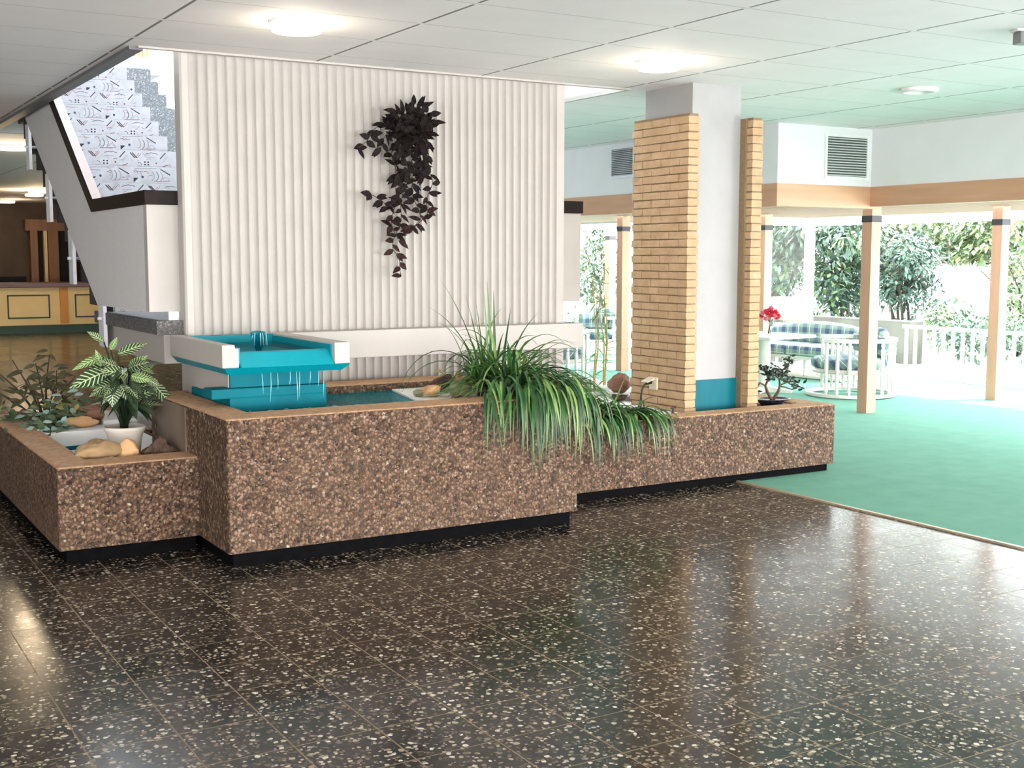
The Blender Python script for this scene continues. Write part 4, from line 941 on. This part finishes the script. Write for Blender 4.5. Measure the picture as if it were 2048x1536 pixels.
# -- white pot with zebra-striped plant
zp = thing('potted_plant', 'zebra striped leafy plant in a cream plastic pot between rocks', 'potted plant', (1.69, 7.19, .392))
C = (1.69, 7.19, .392)
m = MB(); m.lathe([(0, 0), (.078, 0), (.080, .015), (.088, .09), (.090, .10), (.0905, .115), (.094, .15), (.104, .185), (.116, .205), (.119, .215), (.117, .226), (.109, .226), (.106, .20), (.094, .195)], C, 36); put('pot', m, M['potw'], zp)
m = MB(); m.lathe([(.105, .196), (.05, .203), (0, .205)], C, 24); put('soil', m, M['redsoil'], zp)
rnd = random.Random(12); zs, zl, zy, zd = MB(), MB(), MB(), MB()
def U(px, py, dy=0.0):      # leaf tips given on the plane through the pot, as x / z offsets in cm from the pot rim centre
    return Vector((1.69+px*.01, 7.19+dy, .61+py*.01))
LV = [  # base x,z  tip x,z (cm from the rim centre)  width  depth  kind
 (-9.6, 50.1, -17.5, 56.0, 4, .03, 'z'), (-6.3, 45.2, -3.0, 52.0, 3.2, 0, 'y'), (-3.2, 43.0, 11.9, 48.9, 5.2, -.05, 'z'), (-12.1, 42.3, -27.9, 36.3, 4.2, -.06, 'y'), (-13.1, 36.7, -16.1, 45.3, 3.6, -.08, 'y'),
 (-10.8, 34.0, -30.3, 27.1, 8, -.12, 'z'), (.5, 31.3, -13.6, 35.7, 6.8, -.14, 'z'), (3.2, 33.9, 13.0, 41.1, 5.5, -.02, 'y'), (4.9, 30.7, 17.9, 35.9, 5.6, .02, 'y'), (2.8, 30.4, 12.8, 27.8, 5.4, -.10, 'y'),
 (16.5, 25.2, 27.0, 11.7, 6.0, -.03, 'z'), (-7.9, 25.9, -9.4, 15.0, 7.4, -.13, 'z'), (9.6, 35.6, 19.1, 30.6, 5, .05, 'z'), (-4.2, 38.6, -12.8, 40.6, 4.4, .04, 'y'), (12.6, 27.5, 18.1, 24.5, 5, -.09, 'z'), (-3.8, 25.6, 1.2, 17.1, 6, -.12, 'z')]
for bx, bz, tx, tz, w, dep, kd in LV:
    a, b = U(bx, bz, dep*.7), U(tx, tz, dep); (zl if kd == 'z' else zy).leaf(a, b-a, (rnd.uniform(-.3, .3), -1, .65), (b-a).length*1.08, w*.012, fold=.14, curl=.10, seg=8)
    zs.tube([(1.69+rnd.uniform(-.02, .02), 7.19+rnd.uniform(-.02, .02), .59), (Vector((1.69, 7.19, .74))*.55+a*.45), a], .0042, 6)
for k in range(20):
    az = rnd.uniform(pi*.9, pi*2.1); p = Vector((1.69+rnd.uniform(.02, .09)*cos(az), 7.17+.05*sin(az), rnd.uniform(.78, .97))); L = rnd.uniform(.10, .16)
    zl.leaf(p, (cos(az), .5*sin(az), rnd.uniform(-.7, .5)), (rnd.gauss(0, .3), -1, .7), L, L*.46, seg=7, curl=.2)
    zs.tube([(1.69, 7.19, .60), (1.69, 7.19, .70), p], .004, 6)
for k in range(34):
    az = rnd.uniform(0, 2*pi); r = rnd.uniform(.03, .14); z = rnd.uniform(.72, .98); p = Vector((1.69+r*cos(az), 7.19+r*sin(az)*.8, z)); L = rnd.uniform(.09, .16)
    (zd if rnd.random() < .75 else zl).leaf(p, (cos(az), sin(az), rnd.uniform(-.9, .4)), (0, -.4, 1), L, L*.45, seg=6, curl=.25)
    zs.tube([(1.69+rnd.uniform(-.02, .02), 7.19+rnd.uniform(-.02, .02), .59), (1.69+r*.5*cos(az), 7.19+r*.4*sin(az), .59+(z-.59)*.6), p], .004, 6)
for k in range(18):
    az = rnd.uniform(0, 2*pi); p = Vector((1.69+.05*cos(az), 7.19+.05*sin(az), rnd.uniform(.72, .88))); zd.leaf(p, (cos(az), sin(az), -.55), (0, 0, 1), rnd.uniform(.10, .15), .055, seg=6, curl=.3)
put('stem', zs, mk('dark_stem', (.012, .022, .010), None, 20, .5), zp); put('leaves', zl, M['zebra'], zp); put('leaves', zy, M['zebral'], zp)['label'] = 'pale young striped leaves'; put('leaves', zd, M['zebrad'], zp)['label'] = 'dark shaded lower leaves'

# -- shrub and ivy at the back of the left planter
sh = thing('shrub', 'sparse olive shrub with bare stems behind the ivy', 'plant', (1.50, 8.55, .47))
rnd = random.Random(33); m1, m2 = MB(), MB()
for k, (tx, tz) in enumerate(((-.42, .30), (-.36, .42), (-.22, .44), (-.12, .30), (.02, .46), (.10, .34), (.16, .20), (-.30, .22), (.06, .26), (-.05, .40), (.20, .30))):
    a = Vector((1.50, 8.55, .47)); b = Vector((1.50+tx*.5, 8.55+rnd.uniform(-.1, .1), .47+tz*.62)); c = Vector((1.50+tx, 8.55+rnd.uniform(-.15, .15), .49+tz)); m1.tube([a, b, c], [.008, .006, .003], 6)
    for j in range(9):
        t_ = rnd.uniform(.45, 1.05); p = a.lerp(c, t_)+Vector((rnd.gauss(0, .03), rnd.gauss(0, .04), rnd.gauss(0, .03))); m2.leaf(p, (rnd.gauss(0, 1), rnd.gauss(0, .5), rnd.uniform(-.6, .5)), (rnd.gauss(0, .5), -.8, 1), rnd.uniform(.07, .12), .034, seg=3, curl=.3)
put('stem', m1, M['bark'], sh); put('leaves', m2, M['olive'], sh)
iv = thing('ivy_plant', 'low variegated ivy covering rocks at the back of the left planter', 'plant', (1.50, 8.35, .47))
rnd = random.Random(34); mm = [MB(), MB(), MB()]
for k in range(330):
    u = rnd.random()
    p = Vector((1.54+rnd.gauss(0, .085), 8.34+rnd.gauss(0, .07), .49+abs(rnd.gauss(0, .085)))) if u < .55 else (Vector((1.30+rnd.gauss(0, .05), 8.62+rnd.gauss(0, .06), .49+abs(rnd.gauss(0, .04)))) if u < .72 else Vector((1.42+rnd.gauss(0, .09), 8.12+rnd.gauss(0, .09), .49+abs(rnd.gauss(0, .035)))))
    mm[0 if k % 3 else (1 if k % 2 else 2)].leaf(p, (rnd.gauss(0, 1), rnd.uniform(-1, .3), rnd.uniform(-.6, .4)), (rnd.gauss(0, .3), -.5, 1), rnd.uniform(.045, .075), rnd.uniform(.035, .05), seg=3)
put('leaves', mm[0], M['ivy'], iv); put('leaves', mm[1], M['ivyp'], iv)['label'] = 'pale blue green leaves'; put('leaves', mm[2], M['ivyy'], iv)['label'] = 'yellowish leaves'
m = MB()
for k in range(10): m.tube([(1.5, 8.35, .475), (1.5+rnd.gauss(0, .06), 8.3+rnd.gauss(0, .06), .52), (1.5+rnd.gauss(0, .1), 8.3+rnd.gauss(0, .1), .5)], .003, 5)
put('stem', m, M['bark'], iv)

# -- rocks, each a thing of its own
def rock(label, c, r, mat, seed, group, rough=.34, sub=4):
    m = MB(); m.rock(c, r, seed, rough=rough, sub=sub); tag(put('rock', m, M[mat], loc=(c[0], c[1], c[2]-r[2])), label, 'rock', group)
GL, GH, GP = 'rocks in the low left planter', 'rocks at the tall planter corner', 'rocks beside the brick pillar'
rock('large tan rock leaning left of the cream pot', (1.462, 6.90, .520), (.140, .10, .095), 'rock1', 61, GL)
rock('smooth orange egg shaped rock in front of the cream pot', (1.635, 6.86, .508), (.074, .06, .085), 'rock2', 62, GL, .1)
rock('dark brown craggy rock right of the orange rock', (1.785, 6.87, .495), (.095, .085, .076), 'rock3', 63, GL, .6)
rock('flat reddish slab rock against the tall planter wall', (1.855, 7.05, .455), (.055, .08, .075), 'rock5', 66, GL, .4)
rock('long orange tan rock on the trough divider below the ivy', (1.64, 8.17, .53), (.125, .055, .038), 'rock2', 64, GL, .2)
rock('brown rock behind the long orange tan rock', (1.72, 8.36, .545), (.11, .09, .075), 'rock5', 65, GL)
rock('orange rock under the ivy by the planter rim', (1.40, 8.40, .50), (.06, .07, .03), 'rock2', 67, GL)
rock('reddish brown rock at the rear corner of the left planter', (1.40, 8.72, .50), (.075, .05, .07), 'rock5', 68, GL)
cc = thing('crumpled_wrapper', 'small crumpled red and white wrapper beside the large tan rock', 'litter', (1.425, 6.86, .40))
m = MB(); m.rock((1.415, 6.855, .44), (.03, .03, .055), 5, rough=1.2, sub=2); put('wrapper', m, mk('maroon_foil', (.22, .03, .05), (.5, .3, .33), 40, .35), cc)
m = MB(); rnd = random.Random(2)
for k in range(14):
    a = rnd.uniform(0, 6.3); m.leaf((1.505, 6.80, .495), (cos(a), sin(a)-.3, .5), (0, 0, 1), .04, .018, seg=2)
o = tag(put('dried_flower', m, mk('dried_petal', (.72, .60, .36), (.55, .42, .22), 30, .8), loc=(1.505, 6.80, .49)), 'small dried straw coloured flower lying before the large tan rock', 'dried flower')
rock('orange brown round rock on the white board left of the grass', (3.39, 6.60, .787), (.075, .06, .044), 'rock2', 71, GH, .15)
rock('small mossy rock at the left end of the corner rocks', (3.315, 6.62, .775), (.035, .035, .027), 'rock4', 72, GH)
rock('grey green pointed rock next to the grass roots', (3.545, 6.50, .795), (.085, .06, .055), 'rock4', 73, GH, .3)
rock('tan rock behind the grey green pointed rock', (3.64, 6.68, .815), (.07, .06, .05), 'rock1', 74, GH)
rock('dark rock topped with a dry leaf at the back of the corner rocks', (3.60, 6.85, .80), (.075, .07, .06), 'rock3', 75, GH)
rock('tiny pinkish pebble between the corner rocks', (3.475, 6.46, .765), (.02, .02, .017), 'rock5', 76, GH)
rock('tan rock at the right end of the tall planter under the grass', (4.0, 6.70, .80), (.07, .07, .05), 'rock1', 77, GH)
rock('upright reddish rock left of the brick panel', (5.69, 7.85, .60), (.09, .10, .085), 'rock5', 81, GP, .2)
rock('dark rock lying below the upright reddish rock', (5.60, 7.72, .50), (.075, .07, .035), 'rock3', 82, GP)
m = MB(); m.leaf((3.60, 6.82, .855), (-.6, -.3, .5), (0, -.5, 1), .09, .06, seg=4, curl=.5); m.leaf((3.66, 6.8, .85), (.6, -.2, .3), (0, -.5, 1), .07, .05, seg=4, curl=.5)
tag(put('dry_leaf', m, M['grassb'], loc=(3.6, 6.82, .85)), 'curled dry leaf lying on the dark corner rock', 'leaf')

# -- bonsai in a dark dish
bo = thing('bonsai', 'small gnarled bonsai in a dark oval dish at the planter end', 'bonsai', (6.35, 6.87, .462))
m = MB(); B = Vector((6.40, 6.92, .462))
for sx_, sy_ in ((1, 1),):
    m.lathe([(0, 0), (.10, 0), (.115, .02), (.145, .052), (.150, .056), (.140, .056), (.12, .046), (0, .048)], B, 28)
for v in m.bm.verts: v.co.y = B.y+(v.co.y-B.y)*.72
put('dish', m, mk('black_glazed_dish', (.014, .016, .028), None, 9, .25), bo)
mt, ml_ = MB(), MB(); rnd = random.Random(55)
def bcurve(pts, r0, r1):
    n = len(pts); mt.tube([Vector(p) for p in pts], [r0+(r1-r0)*i/(n-1) for i in range(n)], 7)
    return pts
TW = [[(6.385, 6.92, .51), (6.345, 6.93, .575), (6.325, 6.93, .62), (6.35, 6.93, .66), (6.36, 6.93, .71)], [(6.40, 6.92, .51), (6.44, 6.91, .57), (6.455, 6.91, .61), (6.45, 6.91, .66), (6.50, 6.92, .70)],
      [(6.325, 6.93, .62), (6.27, 6.93, .645), (6.20, 6.92, .63), (6.15, 6.92, .66), (6.15, 6.92, .71), (6.19, 6.92, .735)], [(6.27, 6.93, .645), (6.23, 6.93, .60), (6.21, 6.92, .57), (6.16, 6.92, .572)], [(6.455, 6.91, .61), (6.51, 6.91, .60), (6.57, 6.9, .58), (6.62, 6.9, .585), (6.64, 6.9, .62)],
      [(6.45, 6.91, .66), (6.42, 6.92, .70), (6.40, 6.92, .74)], [(6.50, 6.92, .70), (6.545, 6.92, .745), (6.56, 6.92, .82)], [(6.455, 6.91, .62), (6.53, 6.9, .64), (6.60, 6.9, .645)], [(6.36, 6.93, .71), (6.33, 6.93, .74), (6.30, 6.93, .76)], [(6.15, 6.92, .71), (6.11, 6.92, .72)]]
for i, tw in enumerate(TW): bcurve(tw, .013 if i < 2 else .007, .006 if i < 2 else .0025)
for i, tw in enumerate(TW):
    a, b = Vector(tw[-2]), Vector(tw[-1])
    for k in range(30 if i in (0, 1, 5, 6, 8) else 18):
        p = a.lerp(b, rnd.uniform(.1, 1.1))+Vector((rnd.gauss(0, .024), rnd.gauss(0, .024), rnd.gauss(0, .014))); ml_.leaf(p, (rnd.gauss(0, 1), rnd.gauss(0, .6), rnd.uniform(-.3, .5)), (rnd.gauss(0, .5), -.9, rnd.uniform(.2, 1)), rnd.uniform(.030, .050), rnd.uniform(.018, .026), seg=3)
bo.location = (6.44, 6.885, .462); put('branches', mt, M['stemb'], bo); put('leaves', ml_, M['bonsai'], bo)

# -- bamboo behind the brick panel
bb = thing('bamboo_plant', 'tall thin bamboo stems just left of the brick panel', 'plant', (5.78, 8.15, .40))
ms, ml_ = MB(), MB(); rnd = random.Random(66)
for x, y, lean, h in ((5.66, 8.12, -.02, 1.05), (5.72, 8.2, .02, .92), (5.80, 8.16, -.03, 1.10), (5.75, 8.1, -.10, .98), (5.83, 8.22, .0, .8)):
    n = 9; pts = [(x+lean*(k/n)**1.5, y+.02*sin(k), .40+h*k/n) for k in range(n+1)]; ms.tube(pts, [.0075*(1-.55*k/n) for k in range(n+1)], 6)
    for k in range(1, n+1):
        for j in range(2 if k > 2 else 1):
            az = rnd.uniform(0, 2*pi); ml_.leaf(pts[k], (cos(az), sin(az)*.7, rnd.uniform(-.4, .7)), (0, -.3, 1), rnd.uniform(.08, .15), .016, seg=4, curl=.35)
put('stem', ms, M['cane'], bb); put('leaves', ml_, M['bambl'], bb)

# ================================================================== OUTDOORS
m = MB(); m.poly([(-30, -40, -.06), (70, -40, -.06), (70, 70, -.06), (-30, 70, -.06)]); slab('ground', m, M['paving'], 'sunlit pale paving outside the lounge windows', 'ground')
m = MB(); m.box(14.9, 15.2, 12.95, 16.9, -.06, .60, bev=.01); tag(put('garden_wall', m, M['conw'], loc=(15, 16, -.06)), 'low pale concrete garden wall outside below the bushes', 'wall')
def bush(name, label, c, r, n, mats, seed, leafsz=.12, group='bushes outside the lounge', trunk=True, cat='bush'):
    rnd = random.Random(seed); t = thing(name, label, cat, (c[0], c[1], -.06), 0, group); lm, l2 = MB(), MB()
    blobs = [(Vector((rnd.uniform(-.62, .62), rnd.uniform(-.62, .62), rnd.uniform(-.65, .65))), rnd.uniform(.35, .55)) for _ in range(14)]
    for k in range(n):
        b, br = rnd.choice(blobs); d = Vector((rnd.gauss(0, 1), rnd.gauss(0, 1), rnd.gauss(0, 1))).normalized(); q = b+d*br*rnd.uniform(.6, 1.05)
        p = Vector((c[0]+q.x*r[0], c[1]+q.y*r[1], max(.0, c[2]+q.z*r[2])))
        (lm if rnd.random() < .62 else l2).leaf(p, (d.x+rnd.gauss(0, .6), d.y+rnd.gauss(0, .6), d.z*.6-.3+rnd.gauss(0, .5)), (d.x*.6, d.y*.6, 1), leafsz*rnd.uniform(.7, 1.4), leafsz*rnd.uniform(.35, .6), seg=2)
    put('leaves', lm, mats[0], t); put('leaves', l2, mats[1], t)
    if trunk:
        m = MB(); rnd = random.Random(seed+1)
        for k in range(5): m.tube([(c[0]+rnd.gauss(0, .08), c[1]+rnd.gauss(0, .08), -.06), (c[0]+rnd.gauss(0, .2)*r[0], c[1]+rnd.gauss(0, .2)*r[1], c[2]*.6), (c[0]+rnd.gauss(0, .4)*r[0], c[1]+rnd.gauss(0, .4)*r[1], c[2]+r[2]*.3)], [.035, .025, .01], 6)
        put('stem', m, M['bark'], t)
bush('bush', 'dense round green bush outside directly left of the front timber post', (16.4, 15.8, 1.60), (1.30, 1.35, 1.30), 5200, (M['bushg'], M['bushl']), 1, .14)
bush('bush', 'leafy bush outside beside the window mullion, left of the dense round one', (16.2, 17.3, 1.75), (1.1, 1.1, 1.35), 3800, (M['bushl'], M['bushg']), 2, .14)
bush('bush', 'dark low bush outside just right of the front timber post', (16.6, 14.6, 1.20), (.75, .75, .80), 2600, (M['bushg'], M['bushg']), 3, .11)
bush('shrub', 'low yellow green shrub outside behind the railing, next to the post', (16.15, 13.3, .45), (.7, .5, .40), 900, (M['bushl'], M['bushy']), 4, .10, trunk=False)
bush('shrub', 'low spreading shrub outside behind the middle of the railing', (15.6, 12.4, .40), (.65, .42, .40), 900, (M['bushg'], M['bushl']), 5, .10, trunk=False)
bush('shrub', 'low shrub outside behind the railing before the glare post', (15.3, 11.4, .42), (.6, .45, .42), 800, (M['bushl'], M['bushg']), 6, .10, trunk=False)
bush('bush', 'bush outside at the far right edge of the windows', (17.6, 12.9, 1.15), (.8, .8, 1.0), 1600, (M['bushl'], M['bushy']), 7)
bush('bush', 'leafy bush outside in the gap left of the bamboo', (15.3, 21.6, 1.55), (.75, .75, 1.0), 1800, (M['bushl'], M['bushg']), 8)
bush('shrub', 'low grassy shrub outside in the gap left of the bamboo', (13.6, 19.9, .32), (.55, .55, .32), 420, (M['bushl'], M['bushy']), 9, .12, trunk=False)
def tree(label, x, y, h, r, crown, n, seed, tr=.16):
    t = thing('tree', label, 'tree', (x, y, -.06), 0, 'trees beyond the garden'); m = MB(); m.tube([(x, y, -.06), (x+.03, y, h*.4), (x-.04, y+.02, h*.75), (x, y, h)], [tr*1.15, tr, tr*.8, tr*.3], 10); put('trunk', m, M['trunk'], t)
    rnd = random.Random(seed); l1_, l2_ = MB(), MB()
    for k in range(n):
        d = Vector((rnd.gauss(0, 1), rnd.gauss(0, 1), rnd.gauss(0, 1))).normalized()*rnd.uniform(.45, 1); p = Vector((x+d.x*r, y+d.y*r, crown+d.z*r*.62))
        (l1_ if rnd.random() < .6 else l2_).leaf(p, (d.x+rnd.gauss(0, .6), d.y+rnd.gauss(0, .6), -.3+rnd.gauss(0, .4)), (0, 0, 1), rnd.uniform(.16, .30), rnd.uniform(.08, .14), seg=2)
    put('leaves', l1_, M['bushl'], t); put('leaves', l2_, M['bushy'], t)
tree('tree with a thick pale reddish trunk outside between the two right posts', 27.0, 22.5, 6.4, 2.3, 4.9, 1800, 41, .19)
tree('slim tree outside right of the front timber post', 23.0, 20.4, 4, 1.7, 2.0, 2200, 42, .10)
tree('tree outside behind the leafy bush at the window mullion', 19.4, 21.2, 4, 1.5, 2.0, 2200, 43, .14)
tree('broad tree outside behind the dense round bush', 23.6, 17.9, 4, 1.5, 2.0, 2600, 44, .13)
# railing outside the glass
rl = thing('railing', 'white slatted railing outside the window at the right', 'railing', (13.5, 11.0, -.06))
m = MB(); m.box(13.47, 13.53, 7.9, 11.85, .60, .65); m.box(13.48, 13.52, 7.9, 11.85, .02, .07); M['rail'] = mk('weathered_white_rail', (.30, .30, .29), None, 9, .6); put('rail', m, M['rail'], rl)  # white rail colour lowered to offset overexposure outdoors
for k in range(25):
    m = MB(); y = 8.0+.158*k; m.box(13.485, 13.515, y-.022, y+.022, -.06, .60); put('slat', m, M['rail'], rl)
# wooden box outside
bx = thing('planter_box', 'pinkish wooden planter box outside left of the window mullion', 'planter box', (13.8, 14.55, -.06))
m = MB(); m.box(13.55, 14.05, 14.3, 14.85, .60, .95, bev=.01); put('box', m, M['wood'], bx)
m = MB(); m.box(13.5, 14.1, 14.25, 14.9, -.06, .60); put('stand', m, M['conw'], bx)
# white car, washed out by the light
car = local('car', 'white car parked outside, washed out by the glare', 'car', (20.9, 17.3, -.06), radians(-128))
W2 = .86
side = [(-2.05, .35), (-2.0, .72), (-1.85, .86), (-1.1, .93), (-.55, 1.38), (-.1, 1.45), (.9, 1.45), (1.55, 1.02), (2.0, .95), (2.08, .6), (2.05, .32)]
m = MB(); n = len(side); secs = []
for yy, k in ((-W2, .97), (-W2*.96, 1), (W2*.96, 1), (W2, .97)): secs.append([m.v(x*k, yy*(1-.16*max(0, (z-.95)/.5)), .3+(z-.3)*(k if z > .9 else 1)) for x, z in side])
for a, b in zip(secs, secs[1:]):
    for i in range(n): m.face([a[i], a[(i+1) % n], b[(i+1) % n], b[i]], 0)
m.face(secs[0][::-1]); m.face(secs[-1]); put('body', m, M['car'], car, bevel=.015)
m = MB(); m.poly([(-1.06, -.66, .975), (-1.06, .66, .975), (-.585, .60, 1.365), (-.585, -.60, 1.365)])
for v in m.bm.verts: v.co += Vector((-.02, 0, .025))
put('windscreen', m, M['carglass'], car)
for s_ in (-1, 1):
    m = MB(); m.poly([(-.85, s_*.852, .98), (.0, s_*.85, .98), (.0, s_*.775, 1.36), (-.45, s_*.775, 1.36)]); m.poly([(.08, s_*.85, .98), (1.1, s_*.85, .98), (.75, s_*.775, 1.36), (.08, s_*.775, 1.36)]); put('side_window', m, M['carglass'], car)
    m = MB(); m.rock((-.78, s_*.98, 1.0), (.06, .10, .07), 3, sub=2, rough=.1); put('mirror', m, M['blk'], car)
    for x in (-1.3, 1.3):
        m = MB(); q = [(x+.31*cos(a*pi/10), .31+.31*sin(a*pi/10)) for a in range(20)]; y0, y1 = s_*.70, s_*.88
        m.hexa([(a, min(y0, y1), b) for a, b in q], [(a, max(y0, y1), b) for a, b in q]); put('wheel', m, M['blk'], car)

# ================================================================== LIGHT
w = bpy.data.worlds.new('World'); S.world = w; w.use_nodes = True; nt = w.node_tree; bg = nt.nodes['Background']
tcw = nt.nodes.new('ShaderNodeTexCoord'); sxw = nt.nodes.new('ShaderNodeSeparateXYZ'); nt.links.new(tcw.outputs['Generated'], sxw.inputs[0])
rp_ = nt.nodes.new('ShaderNodeValToRGB'); rp_.color_ramp.elements[0].position = 0; rp_.color_ramp.elements[0].color = (1, .99, .96, 1); rp_.color_ramp.elements[1].position = .6; rp_.color_ramp.elements[1].color = (.80, .90, 1, 1)
nt.links.new(sxw.outputs[2], rp_.inputs[0]); nt.links.new(rp_.outputs[0], bg.inputs['Color']); bg.inputs['Strength'].default_value = 16.0
def lamp_obj(name, typ, loc, energy, color, target=None, size=None, size_y=None):
    l = bpy.data.lights.new(name, typ); l.energy = energy; l.color = color; o = bpy.data.objects.new(name, l); COL.objects.link(o); o.location = loc
    if size is not None:
        if typ == 'AREA': l.shape = 'RECTANGLE'; l.size = size; l.size_y = size_y or size
        elif typ == 'SUN': l.angle = size
        else: l.shadow_soft_size = size
    if target is not None: o.rotation_euler = (Vector(target)-Vector(loc)).to_track_quat('-Z', 'Y').to_euler()
    return o
lamp_obj('sun', 'SUN', (20, -5, 20), 13.0, (1, .95, .87), (20-1, -5+.45, 20-1.15), radians(1))
# added fill lamps out of view, imitating window daylight and floor bounce
lamp_obj('window_light_back', 'AREA', (1.0, -6.7, 1.5), 90, (1, .97, .93), (1.5, 4, 1.5), 13, 2.1)  # added frontal fill behind the viewer
lamp_obj('window_light_left', 'AREA', (-7.7, 3.0, 1.5), 420, (.99, .98, 1), (0, 5, 1.5), 12, 2.2)  # added fill for left-facing sides; the left wall has no window
lamp_obj('window_light_right', 'AREA', (12.6, 0.0, 1.1), 160, (1, .96, .93), (0, 3, 1.8), 12, 1.9)  # added fill just inside the lounge glazing, beyond the right edge
lamp_obj('floor_bounce_right', 'AREA', (10.6, 0.0, .12), 1500, (1, .70, .84), (6.3, 2.5, ZC), 1.6, 12)  # added uplight for the ceiling, tinted pink against the green carpet bounce
lamp_obj('rear_window_light', 'AREA', (5.2, 13.0, 1.5), 40, (.84, .92, 1), (8, 12.2, 2.3), 2.4, 1.8)  # added lamp hidden behind the ribbed wall, brightening the rear bulkhead
lamp_obj('floor_bounce_back', 'AREA', (1.5, -3.6, .15), 1350, (1, .96, .95), (2.5, 0, ZC), 12, 3)  # added uplight near the floor to brighten the ceiling
for i, (x, y) in enumerate(((2.42, 6.24), (4.86, 6.30))): lamp_obj('lamp_light_%d' % i, 'POINT', (x, y, ZC-.14), 7, (1, .84, .64), None, .12)
for i, (x, y) in enumerate(((2.33, 14.7), (4.29, 24.4), (4.5, 28.6), (0, 20))): lamp_obj('far_lamp_light_%d' % i, 'POINT', (x, y, ZC-.3), (30, 70, 16, 30)[i], (1, .74, .46), None, .15)

# ================================================================== CAMERA
cd = bpy.data.cameras.new('Camera'); cam = bpy.data.objects.new('Camera', cd); COL.objects.link(cam)
cd.sensor_width = 36; cd.lens = 2445.2/2048*36; cd.clip_start = .05; cd.clip_end = 300
cam.location = (0, 0, 1.6); cam.rotation_euler = (pi/2-.104253, -.00058, -.540272)
S.camera = cam
S.view_settings.view_transform = 'Standard'; S.view_settings.look = 'None'; S.view_settings.exposure = 0; S.view_settings.gamma = 1
for o in bpy.data.objects:
    if '_o' in o: del o['_o']
